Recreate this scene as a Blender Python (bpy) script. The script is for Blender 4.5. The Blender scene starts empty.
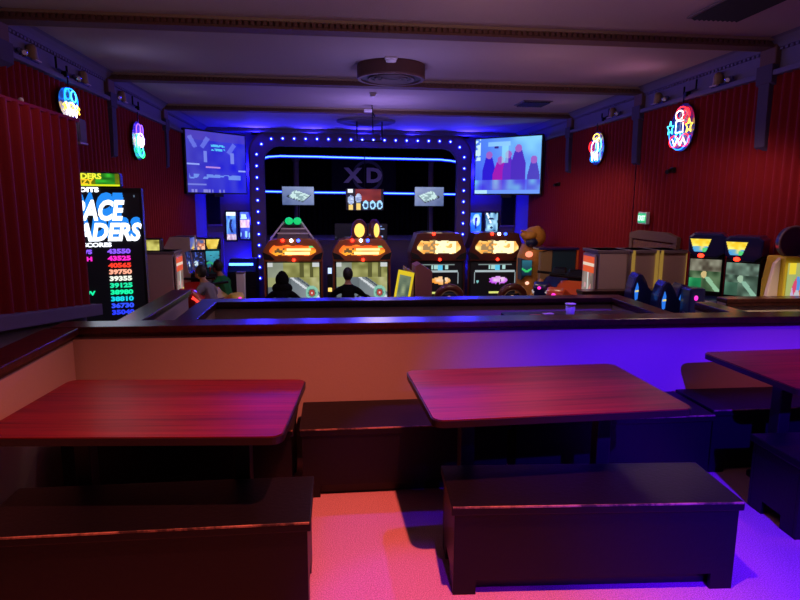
import bpy, bmesh, math, random
from mathutils import Vector, Matrix, Euler
random.seed(7)
PI = math.pi
C = bpy.context.scene.collection

# ------------------------------------------------------------------ camera
YAW, PITCH, ROLL, F, H = math.radians(6.2), math.radians(9.4), math.radians(.38), 600.0, 1.70
cf = Vector((math.sin(YAW)*math.cos(PITCH), math.cos(YAW)*math.cos(PITCH), -math.sin(PITCH)))
r0 = Vector((math.cos(YAW), -math.sin(YAW), 0)); u0 = r0.cross(cf)
cr = r0*math.cos(ROLL)+u0*math.sin(ROLL); cu = u0*math.cos(ROLL)-r0*math.sin(ROLL)
cam = bpy.data.cameras.new('camera'); cam.sensor_width = 36; cam.lens = F/800*36
cam.clip_start = .05
co = bpy.data.objects.new('camera', cam); C.objects.link(co)
co.matrix_world = Matrix(((cr.x, cu.x, -cf.x, 0), (cr.y, cu.y, -cf.y, 0), (cr.z, cu.z, -cf.z, H), (0, 0, 0, 1)))
bpy.context.scene.camera = co

def at(px, py, X=None, Y=None, Z=None):
    """a point of the photograph at a known real distance -> world point"""
    d = cf+cr*((px-400)/F)-cu*((py-300)/F)
    t = X/d.x if X is not None else Y/d.y if Y is not None else (Z-H)/d.z
    return Vector((0, 0, H))+d*t

# ------------------------------------------------------------------ materials
def l1(c):
    c /= 255.0
    return c/12.92 if c <= .04045 else ((c+.055)/1.055)**2.4
def lin(r, g, b): return (l1(r), l1(g), l1(b), 1)

def mat(name, col, rough=.5, metal=0, spec=.5, bump=0, scale=40, var=0, coat=0):
    m = bpy.data.materials.new(name); m.use_nodes = True
    nt = m.node_tree; b = nt.nodes['Principled BSDF']
    c = lin(*col)
    b.inputs['Base Color'].default_value = c
    b.inputs['Roughness'].default_value = rough; b.inputs['Metallic'].default_value = metal
    b.inputs['Specular IOR Level'].default_value = spec
    b.inputs['Coat Weight'].default_value = coat
    if bump or var:
        tc = nt.nodes.new('ShaderNodeTexCoord'); n = nt.nodes.new('ShaderNodeTexNoise')
        n.inputs['Scale'].default_value = scale; n.inputs['Detail'].default_value = 6
        nt.links.new(tc.outputs['Object'], n.inputs['Vector'])
        if var:
            mx = nt.nodes.new('ShaderNodeMix'); mx.data_type = 'RGBA'
            mx.inputs[6].default_value = tuple(max(0, v*(1-var)) for v in c[:3])+(1,)
            mx.inputs[7].default_value = tuple(min(1, v*(1+var)) for v in c[:3])+(1,)
            nt.links.new(n.outputs['Fac'], mx.inputs[0]); nt.links.new(mx.outputs[2], b.inputs['Base Color'])
        if bump:
            bp = nt.nodes.new('ShaderNodeBump'); bp.inputs['Strength'].default_value = bump
            bp.inputs['Distance'].default_value = .01
            nt.links.new(n.outputs['Fac'], bp.inputs['Height']); nt.links.new(bp.outputs[0], b.inputs['Normal'])
    return m

def emat(name, col, s):
    m = bpy.data.materials.new(name); m.use_nodes = True
    b = m.node_tree.nodes['Principled BSDF']
    b.inputs['Base Color'].default_value = (.02, .02, .02, 1)
    b.inputs['Emission Color'].default_value = lin(*col); b.inputs['Emission Strength'].default_value = s
    return m

def glowmat(s):
    m = bpy.data.materials.new('lit_picture'); m.use_nodes = True
    nt = m.node_tree; b = nt.nodes['Principled BSDF']
    a = nt.nodes.new('ShaderNodeVertexColor'); a.layer_name = 'Col'
    nt.links.new(a.outputs['Color'], b.inputs['Emission Color'])
    b.inputs['Base Color'].default_value = (.01, .01, .012, 1); b.inputs['Roughness'].default_value = .35
    b.inputs['Emission Strength'].default_value = s
    return m
GL = {}
def glow(s):
    if s not in GL: GL[s] = glowmat(s)
    return GL[s]

def wood_mat(name, c1, c2, rough, coat=0, axis='X', sc=1):
    m = bpy.data.materials.new(name); m.use_nodes = True
    nt = m.node_tree; b = nt.nodes['Principled BSDF']
    tc = nt.nodes.new('ShaderNodeTexCoord'); mp = nt.nodes.new('ShaderNodeMapping')
    mp.inputs['Scale'].default_value = (1.2*sc, 34*sc, 34*sc) if axis == 'X' else (34*sc, 1.2*sc, 34*sc)
    n = nt.nodes.new('ShaderNodeTexNoise'); n.inputs['Scale'].default_value = 1.0; n.inputs['Detail'].default_value = 8
    n.inputs['Roughness'].default_value = .65
    rp = nt.nodes.new('ShaderNodeValToRGB')
    rp.color_ramp.elements[0].position = .35; rp.color_ramp.elements[0].color = lin(*c1)
    rp.color_ramp.elements[1].position = .68; rp.color_ramp.elements[1].color = lin(*c2)
    L = nt.links.new
    L(tc.outputs['Object'], mp.inputs[0]); L(mp.outputs[0], n.inputs[0]); L(n.outputs['Fac'], rp.inputs[0]); L(rp.outputs[0], b.inputs['Base Color'])
    b.inputs['Roughness'].default_value = rough; b.inputs['Coat Weight'].default_value = coat; b.inputs['Coat Roughness'].default_value = .25
    b.inputs['Specular IOR Level'].default_value = .3
    return m

def floor_mat():
    m = bpy.data.materials.new('speckled_carpet'); m.use_nodes = True
    nt = m.node_tree; b = nt.nodes['Principled BSDF']; L = nt.links.new
    tc = nt.nodes.new('ShaderNodeTexCoord'); n = nt.nodes.new('ShaderNodeTexNoise')
    n.inputs['Scale'].default_value = 190; n.inputs['Detail'].default_value = 5; n.inputs['Roughness'].default_value = .7
    rp = nt.nodes.new('ShaderNodeValToRGB')
    rp.color_ramp.elements[0].position = .4; rp.color_ramp.elements[0].color = lin(152, 116, 120)
    rp.color_ramp.elements[1].position = .62; rp.color_ramp.elements[1].color = lin(226, 176, 180)
    L(tc.outputs['Object'], n.inputs[0]); L(n.outputs['Fac'], rp.inputs[0]); L(rp.outputs[0], b.inputs['Base Color'])
    bp = nt.nodes.new('ShaderNodeBump'); bp.inputs['Strength'].default_value = .3; bp.inputs['Distance'].default_value = .01
    L(n.outputs['Fac'], bp.inputs['Height']); L(bp.outputs[0], b.inputs['Normal'])
    b.inputs['Roughness'].default_value = .75; b.inputs['Specular IOR Level'].default_value = .3
    return m

def worn_mat():
    m = bpy.data.materials.new('worn_edge'); m.use_nodes = True
    nt = m.node_tree; b = nt.nodes['Principled BSDF']; L = nt.links.new
    tc = nt.nodes.new('ShaderNodeTexCoord'); n = nt.nodes.new('ShaderNodeTexNoise'); n.inputs['Scale'].default_value = 9; n.inputs['Detail'].default_value = 7; n.inputs['Roughness'].default_value = .75
    rp = nt.nodes.new('ShaderNodeValToRGB'); rp.color_ramp.elements[0].position = .42; rp.color_ramp.elements[0].color = lin(60, 44, 40)
    rp.color_ramp.elements[1].position = .58; rp.color_ramp.elements[1].color = lin(176, 136, 112)
    L(tc.outputs['Object'], n.inputs[0]); L(n.outputs['Fac'], rp.inputs[0]); L(rp.outputs[0], b.inputs['Base Color']); b.inputs['Roughness'].default_value = .6
    return m

M = dict(
    carpet=floor_mat(), arcade_floor=mat('arcade_floor', (58, 52, 60), .8, var=.3, scale=30),
    ceil=mat('ceiling_plaster', (176, 160, 162), .95, spec=.1, bump=.25, scale=60, var=.06),
    frieze=mat('frieze_plaster', (114, 106, 136), .9, spec=.1, var=.06, scale=8),
    wallp=mat('purple_paint', (120, 96, 130), .85, spec=.15, var=.06, scale=8),
    beige=mat('beige_paint', (172, 158, 142), .7, spec=.2, bump=.08, scale=90, var=.04),
    greyw=mat('grey_paint', (120, 108, 118), .8, spec=.2, var=.05, scale=9),
    beam=mat('brown_beam', (112, 84, 72), .8, spec=.2, bump=.3, scale=60, var=.15),
    beamlight=mat('pale_moulding', (158, 140, 112), .8, spec=.2, var=.08, scale=40),
    curtain=mat('red_curtain', (132, 16, 26), .75, spec=.2, bump=.1, scale=90, var=.12),
    cap=wood_mat('dark_cap_wood', (34, 15, 14), (66, 30, 26), .28, coat=.25, axis='Y', sc=.8),
    table=wood_mat('mahogany', (74, 20, 20), (136, 42, 38), .38, coat=.0),
    edge=mat('dark_edge', (26, 14, 14), .4),
    bench=mat('black_bench', (11, 9, 17), .45, spec=.3, bump=.12, scale=50, var=.25),
    scuff=worn_mat(),
    black=mat('black_plastic', (14, 13, 16), .45), blackm=mat('black_metal', (16, 15, 18), .4, metal=.6),
    blackcloth=mat('black_drape', (10, 9, 14), .95, spec=.05, bump=.2, scale=20),
    grey=mat('grey_laminate', (172, 150, 148), .6, var=.04, scale=10),
    greyl=mat('pale_laminate', (196, 176, 170), .55), white=mat('white_plastic', (215, 210, 212), .5),
    gold=mat('brass_trim', (190, 150, 60), .35, metal=.8), chrome=mat('chrome', (200, 200, 205), .2, metal=1),
    tan=mat('tan_can', (150, 122, 84), .6, var=.1, scale=20),
    brownw=wood_mat('door_wood', (96, 60, 36), (140, 92, 58), .5, axis='X'),
    orange=mat('orange_brown_shell', (172, 92, 44), .4, coat=.3), dbrown=mat('dark_brown_shell', (92, 40, 28), .35, coat=.4),
    navy=mat('navy_shell', (22, 30, 92), .3, coat=.5), teal=mat('teal_panel', (28, 62, 78), .5),
    creature=mat('ochre_hide', (206, 138, 50), .6, bump=.4, scale=24, var=.25), jaw=mat('dark_jaw', (24, 28, 66), .5),
    red=mat('red_gloss', (190, 36, 26), .3, coat=.5), redor=mat('orange_gloss', (214, 84, 34), .3, coat=.4),
    yel=mat('yellow_gloss', (206, 178, 50), .4), drum=mat('brown_drum', (88, 56, 48), .7, var=.06, scale=10),
    skin=mat('skin', (150, 104, 80), .6), hair=mat('dark_hair', (18, 13, 12), .6), blk=mat('black_cloth', (13, 12, 15), .9, spec=.1),
    greycl=mat('grey_cloth', (116, 112, 124), .9, spec=.1), greencl=mat('green_cloth', (34, 104, 58), .9, spec=.1),
    jeans=mat('dark_denim', (30, 34, 52), .9, spec=.1), speaker=mat('speaker_cloth', (26, 22, 34), .95, spec=.05),
    xd=mat('brushed_letters', (150, 140, 165), .5, metal=.2), stage=mat('stage_panel', (104, 86, 108), .8, var=.08, scale=6),
    glass=mat('clear_cup', (190, 190, 230), .1), cloth=mat('grey_bag', (120, 100, 96), .9),
    eled=emat('blue_led', (120, 140, 255), 7), estrip=emat('blue_neon', (60, 100, 255), 7), eblue=emat('deep_blue_glow', (10, 20, 255), 4),
    ered=emat('red_lamp', (255, 40, 20), 7), ewhite=emat('white_lamp', (235, 240, 255), 7), eblu2=emat('blue_lamp', (40, 70, 255), 8),
    egreen=emat('green_lamp', (20, 235, 130), .75), eyel=emat('yellow_lamp', (255, 200, 90), 1.6), epink=emat('pink_lamp', (255, 50, 190), 1.6),
    eredstrip=emat('red_strip', (255, 60, 50), 1.8), eyelstrip=emat('yellow_strip', (255, 225, 90), 1.6),
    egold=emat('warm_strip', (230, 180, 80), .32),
)

# ------------------------------------------------------------------ mesh helpers
class B:
    def __init__(s): s.bm = bmesh.new()
    def box(s, c, d, rot=None, bev=0):
        m = Matrix.Translation(Vector(c)) @ (Euler(rot).to_matrix().to_4x4() if rot else Matrix()) @ Matrix.Diagonal((d[0], d[1], d[2], 1))
        g = bmesh.ops.create_cube(s.bm, size=1, matrix=m)
        if bev:
            es = list({e for v in g['verts'] for e in v.link_edges})
            bmesh.ops.bevel(s.bm, geom=es, offset=bev, segments=2, affect='EDGES', profile=.6)
        return s
    def cyl(s, p, q, r1, r2=None, n=16):
        p, q = Vector(p), Vector(q); d = q-p
        m = Matrix.Translation((p+q)/2) @ d.to_track_quat('Z', 'Y').to_matrix().to_4x4()
        bmesh.ops.create_cone(s.bm, cap_ends=True, segments=n, radius1=r1, radius2=r1 if r2 is None else r2, depth=d.length, matrix=m)
        return s
    def sph(s, c, r, sc=(1, 1, 1), rot=None, n=12):
        m = Matrix.Translation(Vector(c)) @ (Euler(rot).to_matrix().to_4x4() if rot else Matrix()) @ Matrix.Diagonal((sc[0]*r, sc[1]*r, sc[2]*r, 1))
        bmesh.ops.create_uvsphere(s.bm, u_segments=n+4, v_segments=n, radius=1, matrix=m)
        return s
    def tube(s, pts, r, n=8, closed=False):
        pts = [Vector(p) for p in pts]; k = len(pts); rings = []
        up = None
        for i, p in enumerate(pts):
            a = pts[(i-1) % k] if (closed or i) else p; b = pts[(i+1) % k] if (closed or i < k-1) else p
            t = (b-a).normalized()
            if up is None:
                up = Vector((0, 0, 1)) if abs(t.z) < .9 else Vector((0, 1, 0))
            x = t.cross(up)
            if x.length < 1e-4: x = t.cross(Vector((1, .3, 0)))
            x.normalize(); y = x.cross(t).normalized(); up = y
            rr = r[i] if isinstance(r, (list, tuple)) else r
            rings.append([s.bm.verts.new(p+x*rr*math.cos(2*PI*j/n)+y*rr*math.sin(2*PI*j/n)) for j in range(n)])
        for i in range(k if closed else k-1):
            A, D = rings[i], rings[(i+1) % k]
            for j in range(n): s.bm.faces.new((A[j], A[(j+1) % n], D[(j+1) % n], D[j]))
        if not closed:
            s.bm.faces.new(rings[0][::-1]); s.bm.faces.new(rings[-1])
        return s
    def prism(s, poly, a0, a1, axis='Y', bev=0):
        """poly in the two other axes, extruded between a0 and a1 along axis"""
        def P(u, v, w):
            return {'X': (w, u, v), 'Y': (u, w, v), 'Z': (u, v, w)}[axis]
        A = [s.bm.verts.new(P(u, v, a0)) for u, v in poly]; D = [s.bm.verts.new(P(u, v, a1)) for u, v in poly]
        fs = [s.bm.faces.new(A), s.bm.faces.new(D[::-1])]
        n = len(poly)
        for i in range(n): fs.append(s.bm.faces.new((A[(i+1) % n], A[i], D[i], D[(i+1) % n])))
        if bev:
            es = list({e for f in fs[:2] for e in f.edges})
            bmesh.ops.bevel(s.bm, geom=es, offset=bev, segments=2, affect='EDGES', profile=.6)
        return s
    def lathe(s, prof, c=(0, 0, 0), n=32):
        rings = []
        for r, z in prof:
            rings.append([s.bm.verts.new((c[0]+r*math.cos(2*PI*j/n), c[1]+r*math.sin(2*PI*j/n), c[2]+z)) for j in range(n)])
        for A, D in zip(rings, rings[1:]):
            for j in range(n): s.bm.faces.new((A[j], A[(j+1) % n], D[(j+1) % n], D[j]))
        return s
    def quad(s, *p):
        s.bm.faces.new([s.bm.verts.new(q) for q in p]); return s
    def obj(s, name, m, parent=None, smooth=False, loc=None, rot=None):
        bm = s.bm
        bmesh.ops.recalc_face_normals(bm, faces=bm.faces)
        me = bpy.data.meshes.new(name); bm.to_mesh(me); bm.free()
        for mm in (m if isinstance(m, (list, tuple)) else [m]): me.materials.append(mm)
        if smooth:
            for p in me.polygons: p.use_smooth = True
        o = bpy.data.objects.new(name, me); C.objects.link(o)
        if parent is not None: o.parent = parent
        if loc is not None: o.location = loc
        if rot is not None: o.rotation_euler = rot
        return o

def tag(o, label, cat, group=None):
    o['label'] = label; o['category'] = cat
    if group: o['group'] = group
    return o
def thing(name, label, cat, loc=(0, 0, 0), rotz=0, group=None):
    o = bpy.data.objects.new(name, None); C.objects.link(o)
    o.empty_display_size = .2; o.location = loc; o.rotation_euler = (0, 0, rotz)
    return tag(o, label, cat, group)
def struct(o): o['kind'] = 'structure'; return o
def dup(root, loc, rotz, label, group=None):
    r = root.copy(); C.objects.link(r); r.location = loc; r.rotation_euler = (0, 0, rotz); r['label'] = label
    if group: r['group'] = group
    for ch in list(root.children):
        c = ch.copy(); C.objects.link(c); c.parent = r
        for g in list(ch.children):
            d = g.copy(); C.objects.link(d); d.parent = c
    return r

def text_bm(body, size, bold=0, shear=0, depth=.004, align='CENTER', spacing=1.0):
    cu_ = bpy.data.curves.new('t', 'FONT'); cu_.body = body; cu_.size = size; cu_.offset = bold; cu_.shear = shear
    cu_.extrude = depth; cu_.align_x = align; cu_.space_character = spacing; cu_.resolution_u = 3
    o = bpy.data.objects.new('t', cu_); C.objects.link(o)
    dg = bpy.context.evaluated_depsgraph_get(); me = bpy.data.meshes.new_from_object(o.evaluated_get(dg))
    bpy.data.objects.remove(o); bpy.data.curves.remove(cu_)
    b = B(); b.bm.from_mesh(me); bpy.data.meshes.remove(me)
    return b
def text(name, body, size, m, parent, loc, rot=(PI/2, 0, 0), sx=1, **k):
    b = text_bm(body, size, **k)
    if sx != 1:
        for v in b.bm.verts: v.co.x *= sx
    return b.obj(name, m, parent, loc=loc, rot=rot)

def vn(x, y, s=0):
    def h(i, j):
        n = math.sin(i*127.1+j*311.7+s*74.7)*43758.5453
        return n-math.floor(n)
    i, j = math.floor(x), math.floor(y); f, g = x-i, y-j
    f = f*f*(3-2*f); g = g*g*(3-2*g)
    return (h(i, j)*(1-f)+h(i+1, j)*f)*(1-g)+(h(i, j+1)*(1-f)+h(i+1, j+1)*f)*g

def mixc(a, b, t):
    t = max(0, min(1, t)); return tuple(a[i]*(1-t)+b[i]*t for i in range(3))

def picture(name, w, h, nx, ny, fn, parent, loc=(0, 0, 0), rot=(0, 0, 0), s=1.0, mask=None, curve=0):
    """a lit image of nx by ny cells facing -Y of its parent; fn(u,v) -> sRGB (u to the right, v up)"""
    bm = bmesh.new(); lay = bm.loops.layers.float_color.new('Col')
    vs = [[bm.verts.new(((i/nx-.5)*w, curve*((i/nx-.5)**2)*4, (j/ny-.5)*h)) for i in range(nx+1)] for j in range(ny+1)]
    for j in range(ny):
        for i in range(nx):
            u, v = (i+.5)/nx, (j+.5)/ny
            if mask and not mask(u, v): continue
            f = bm.faces.new((vs[j][i], vs[j][i+1], vs[j+1][i+1], vs[j+1][i]))
            c = lin(*[max(0, min(255, q)) for q in fn(u, v)])
            for lp in f.loops: lp[lay] = c
    for v in list(bm.verts):
        if not v.link_faces: bm.verts.remove(v)
    me = bpy.data.meshes.new(name); bm.to_mesh(me); bm.free(); me.materials.append(glow(s))
    o = bpy.data.objects.new(name, me); C.objects.link(o); o.parent = parent; o.location = loc; o.rotation_euler = rot
    return o

# ------------------------------------------------------------------ room numbers
XL, XR = -3.06, 4.56           # side walls
ZC, ZB, ZT = 3.345, 3.26, 3.00  # ceiling, beam underside, curtain top
YB = 15.0                      # wall with the stage arch
FA, FM, FN, FP = -1.05, -.75, -.45, -.10   # stepped floor levels going down to the stage

def floor_z(y): return FP if y < 5.75 else FN if y < 8.2 else FM if y < 10.4 else FA

# ------------------------------------------------------------------ shell
b = B(); b.box((.95, .5, -.05), (9.2, 6.9, .1)); struct(b.obj('floor', M['carpet']))
for y0, y1, z in ((3.95, 5.75, FP), (5.75, 8.2, FN), (8.2, 10.4, FM), (10.4, 19, FA)):
    b = B(); b.box(((XL+XR)/2, (y0+y1)/2, z-.5), (XR-XL+.6, y1-y0, 1.0)); struct(b.obj('floor_step', M['arcade_floor']))
b = B(); b.box(((XL+XR)/2, 6.5, ZC+.05), (XR-XL+.6, 19, .1)); struct(b.obj('ceiling', M['ceil']))
# side walls (behind the curtains), frieze above
for nm, x, sg in (('wall_left', XL, -1), ('wall_right', XR, 1)):
    b = B(); b.box((x+sg*.12, 6.5, 1.1), (.2, 19, 4.8)); struct(b.obj(nm, M['wallp']))
    b = B(); b.box((x-sg*.0, 6.5, (ZT+ZC)/2+.02), (.1, 19, ZC-ZT-.04)); struct(b.obj('trim_frieze_'+nm[5:], M['frieze']))
    # cove between frieze and ceiling
    b = B(); xi = x-sg*.05
    b.prism([(xi, ZC-.09), (xi-sg*.03, ZC-.085), (xi-sg*.06, ZC-.05), (xi-sg*.10, ZC-.015), (xi-sg*.14, ZC), (xi, ZC)], -3, YB, 'Y')
    struct(b.obj('trim_cove_'+nm[5:], M['frieze']))
    b = B()
    for i in range(190):
        b.box((xi-sg*.012, 2.0+i*.07, ZC-.105), (.03, .04, .025))
    struct(b.obj('trim_rope_'+nm[5:], M['frieze']))
    b = B(); b.box((x-sg*.075, 6.5, ZT+.012), (.09, 19, .055), bev=.012); struct(b.obj('trim_rail_'+nm[5:], M['frieze']))

M['pil'] = mat('dark_pilaster_paint', (84, 74, 96), .9, spec=.1)
# beams across the ceiling and their end blocks and pilasters
BY = [6.05, 8.75, 11.4]
for k, y in enumerate(BY):
    b = B(); b.box(((XL+XR)/2, y+.02, (ZB+ZC)/2+.012), (XR-XL-.1, .16, ZC-ZB-.024))
    b.box(((XL+XR)/2, y+.02, ZB+.012), (XR-XL-.1, .19, .024))
    struct(b.obj('trim_%d_beam' % (k+1), M['beam']))
    b = B(); b.box(((XL+XR)/2, y+.14, ZB+.03), (XR-XL-.1, .06, .04)); b.box(((XL+XR)/2, y-.08, ZC-.012), (XR-XL-.1, .05, .024))
    struct(b.obj('trim_%d_moulding' % (k+1), M['beamlight']))
    b = B()
    n = 130
    for i in range(n):
        x = XL+.2+(XR-XL-.4)*i/(n-1)
        b.box((x, y-.07, ZB+.045), (.034, .03, .04))
    struct(b.obj('trim_%d_dentils' % (k+1), M['beam']))
    for sg, x in ((1, XL), (-1, XR)):
        b = B(); b.box((x+sg*.07, y+.02, ZT+.15), (.07, .24, .34), bev=.015)
        if k or sg < 0: b.prism([(x+sg*.04, ZT+.08), (x+sg*.12, ZT+.08), (x+sg*.11, ZT-.5), (x+sg*.10, ZT-.72), (x+sg*.04, ZT-.76)], y-.06, y+.10, 'Y', bev=.008)
        b.prism([(x+sg*.05, ZT+.10), (x+sg*.13, ZT+.10), (x+sg*.125, ZT-.08), (x+sg*.05, ZT-.12)], y-.10, y+.14, 'Y', bev=.008)
        struct(b.obj('trim_%d_pilaster' % (k+1), [M['beam'], M['pil']]))
        me = C.objects[-1].data
        for p in me.polygons:
            if p.center.z < ZT+.09 and max(me.vertices[i].co.z for i in p.vertices) < ZT+.12: p.material_index = 1

# pleated curtains, one panel per bay
def curtain(x, sg, y0, y1, z0, z1, label, pitch=.125, slope=0):
    b = B(); n = max(8, int((y1-y0)/pitch*8)); A = []; D = []
    ph = random.random()*6
    for i in range(n+1):
        y = y0+(y1-y0)*i/n
        d = .050+.026*math.sin(2*PI*y/pitch+ph)+.008*math.sin(y*3.1+ph)
        A.append(b.bm.verts.new((x+sg*d, y, z0-slope*(y-y0)))); D.append(b.bm.verts.new((x+sg*(d*.9+.006), y, z1)))
    for i in range(n): b.bm.faces.new((A[i], A[i+1], D[i+1], D[i]))
    o = b.obj('pleated_curtain', M['curtain'], smooth=True)
    return tag(o, label, 'curtain', 'pleated red wall curtains')
LB = [(2.0, 6.06, 'between the partition and the first pilaster'), (6.06, 8.76, 'behind the tall score screen'),
      (8.76, 11.41, 'under the multicoloured oval neon sign'), (11.41, 13.55, 'beside the wall screen left of the stage')]
for y0, y1, w in LB: curtain(XL, 1, y0, y1, FA if y0 > 8.8 else FN if y0 > 3 else FP, ZT, 'deep red pleated curtain on left wall '+w)
RB = [(1.5, 6.06, 'nearest to the front booths, under no neon sign'), (6.06, 8.76, 'carrying the big red and blue oval neon sign'),
      (8.76, 11.41, 'with the small blue and yellow oval neon sign'), (11.41, 13.75, 'behind the big screen right of the stage')]
for y0, y1, w in RB: curtain(XR, -1, y0, y1, FA if y0 > 8.8 else FN if y0 > 3 else FP, ZT, 'deep red pleated curtain on right wall '+w)

# ------------------------------------------------------------------ wall with the stage arch
AX0, AX1 = at(250, 160, Y=YB).x, at(470, 160, Y=YB).x       # outer edges of the arch band
IX0, IX1 = at(264, 160, Y=YB).x, at(457, 160, Y=YB).x
AZ1 = at(360, 133, Y=YB).z; IZ1 = at(360, 147.5, Y=YB).z
SZ = .72
def rrect(x0, x1, z0, z1, r, n=8):
    pts = [(x0, z0)]
    for i in range(n+1):
        a = PI-PI/2*i/n; pts.append((x0+r+r*math.cos(a), z1-r+r*math.sin(a)))
    for i in range(n+1):
        a = PI/2-PI/2*i/n; pts.append((x1-r+r*math.cos(a), z1-r+r*math.sin(a)))
    pts.append((x1, z0)); return pts
def band(b, outer, inner, y0, y1):
    n = len(outer)
    V = [[b.bm.verts.new((p[0], y, p[1])) for p in pts] for pts, y in ((outer, y0), (inner, y0), (outer, y1), (inner, y1))]
    for i in range(n-1):
        b.bm.faces.new((V[0][i], V[0][i+1], V[1][i+1], V[1][i])); b.bm.faces.new((V[2][i], V[3][i], V[3][i+1], V[2][i+1]))
        b.bm.faces.new((V[0][i], V[2][i], V[2][i+1], V[0][i+1])); b.bm.faces.new((V[1][i], V[1][i+1], V[3][i+1], V[3][i]))
# the wall itself, with the opening
b = B(); wo = [(XL-.1, FA), (XL-.1, ZC)]+[(XL-.1+(XR-XL+.2)*i/16, ZC) for i in range(1, 16)]+[(XR+.1, ZC), (XR+.1, FA)]
wi = rrect(IX0-.02, IX1+.02, FA, IZ1+.02, .42)
wo2 = [(XL-.1, FA)]+[((XL-.1), ZC)]*9+[((XR+.1), ZC)]*9+[(XR+.1, FA)]
V1 = []
n = len(wi)
for i in range(n-1):
    o1, o2 = wo2[i], wo2[i+1]
    pts = [(o1[0], YB+.12, o1[1])]
    if o1 != o2: pts.append((o2[0], YB+.12, o2[1]))
    pts += [(wi[i+1][0], YB+.12, wi[i+1][1]), (wi[i][0], YB+.12, wi[i][1])]
    b.quad(*pts)
struct(b.obj('wall_back', M['wallp']))
b = B(); b.box(((XL+XR)/2, YB-.12, ZC-.04), (XR-XL, .4, .08)); struct(b.obj('trim_soffit', M['frieze']))
arch = thing('stage_arch', 'rounded stage arch studded with small blue bulbs', 'stage arch', (0, 0, 0))
b = B(); band(b, rrect(AX0, AX1, FA, AZ1, .52, 10), rrect(IX0, IX1, FA, IZ1, .38, 10), YB-.10, YB+.12); b.obj('arch_band', M['wallp'], arch)
b = B(); band(b, rrect(AX0-.015, AX1+.015, FA, AZ1+.015, .535, 10), rrect(AX0+.02, AX1-.02, FA, AZ1-.02, .5, 10), YB-.13, YB-.09); b.obj('arch_rim', M['beam'], arch)
mid = rrect((AX0+IX0)/2, (AX1+IX1)/2, -.2, (AZ1+IZ1)/2, .45, 12)
# bulbs at even steps along the middle of the band
seg = []
for p, q in zip(mid, mid[1:]): seg.append((Vector(p), Vector(q), (Vector(q)-Vector(p)).length))
tot = sum(s_[2] for s_ in seg); nb = int(tot/.268)
bulb_me = None
for i in range(nb+1):
    d = tot*i/nb
    for p, q, l in seg:
        if d <= l+1e-6: pos = p+(q-p)*(d/l if l else 0); break
        d -= l
    if bulb_me is None:
        o = B().sph((0, 0, 0), .021, n=8).lathe([(.001, .0), (.05, .0), (.056, -.008), (.056, -.016)], n=16).obj('bulb', [M['eled'], emat('bulb_halo', (14, 16, 255), .8)], arch); bulb_me = o.data  # outer disc glows to put a blue halo around each bulb
        bulb_me.transform(Matrix.Rotation(PI/2, 4, 'X'))
        for p_ in bulb_me.polygons: p_.material_index = 1 if p_.center.xz.length > .023 or p_.center.y > .0215 else 0
    else:
        o = bpy.data.objects.new('bulb', bulb_me); C.objects.link(o); o.parent = arch
    o.location = (pos.x, YB-.115, pos.y)

# stage behind the arch
b = B(); b.box(((IX0+IX1)/2, YB+1.3, SZ-.06), (IX1-IX0+.6, 2.4, .12)); struct(b.obj('floor_stage', M['stage']))
b = B(); b.box(((IX0+IX1)/2, YB+.19, (SZ+FA)/2-.03), (IX1-IX0, .1, SZ-FA-.06))
b.box(((IX0+IX1)/2, YB+.13, SZ-.05), (IX1-IX0, .06, .08))
for i in range(6): b.box((IX0+.4+i*.8, YB+.13, -.1), (.62, .03, .55), bev=.01)
struct(b.obj('wall_stage_front', M['stage']))
b = B()
for x in (IX0-.25, IX1+.25): b.box((x, YB+1.35, 1.2), (.08, 2.4, 4.6))
struct(b.obj('wall_stage_side', M['blackcloth']))
b = B(); b.box(((IX0+IX1)/2, YB+1.3, IZ1+.3), (IX1-IX0+.6, 2.5, .06)); struct(b.obj('ceiling_stage', M['blackcloth']))
b = B(); n = 240; A = []; D = []
for i in range(n+1):
    x = IX0-.25+(IX1-IX0+.5)*i/n; y = YB+2.4+.05*math.sin(i*.9)
    A.append(b.bm.verts.new((x, y, SZ))); D.append(b.bm.verts.new((x, y, IZ1+.3)))
for i in range(n): b.bm.faces.new((A[i], A[i+1], D[i+1], D[i]))
tag(b.obj('stage_drape', M['blackcloth'], smooth=True), 'black drape hanging across the back of the stage', 'curtain')
for px, lab in ((296, 'pale column standing on the stage behind the neon bars, under its left end'), (431, 'pale column standing on the stage behind the neon bars, under its right end')):
    p = at(px, 172, Y=YB+1.9)
    t = thing('stage_column', lab, 'column', (p.x, p.y, SZ), 0, 'columns on the dark stage')
    B().lathe([(.001, 0), (.13, 0), (.13, .08), (.08, .12), (.075, 1.3), (.075, 2.1)], n=20).obj('shaft', M['stage'], t, smooth=True)
    B().lathe([(.075, 2.0), (.12, 2.06), (.13, 2.14), (.001, 2.14)], n=20).obj('capital', M['stage'], t, smooth=True)
# XD letters on a dark board
p0 = at(364, 176, Y=YB+1.6)
bd = thing('letter_board', 'dark board with large XD letters high at the back of the stage', 'sign', (p0.x, p0.y, p0.z-.5))
B().box((0, .03, .5), (1.75, .04, 1.0), bev=.01).obj('backboard', M['speaker'], bd)
o = B().lathe([(.42, 0), (.42, .02), (.34, .02), (.34, 0), (.42, 0)], n=40).obj('ring', M['jaw'], bd, loc=(.1, .005, .5), rot=(PI/2, 0, 0))
for ch, px in (('X', 353), ('D', 374)):
    lp = at(px, 182, Y=YB+1.59)
    text('letter', ch, .52, M['xd'], bd, (lp.x-p0.x, -.01, lp.z-p0.z+.5), bold=.022, depth=.02, sx=1.12)
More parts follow.
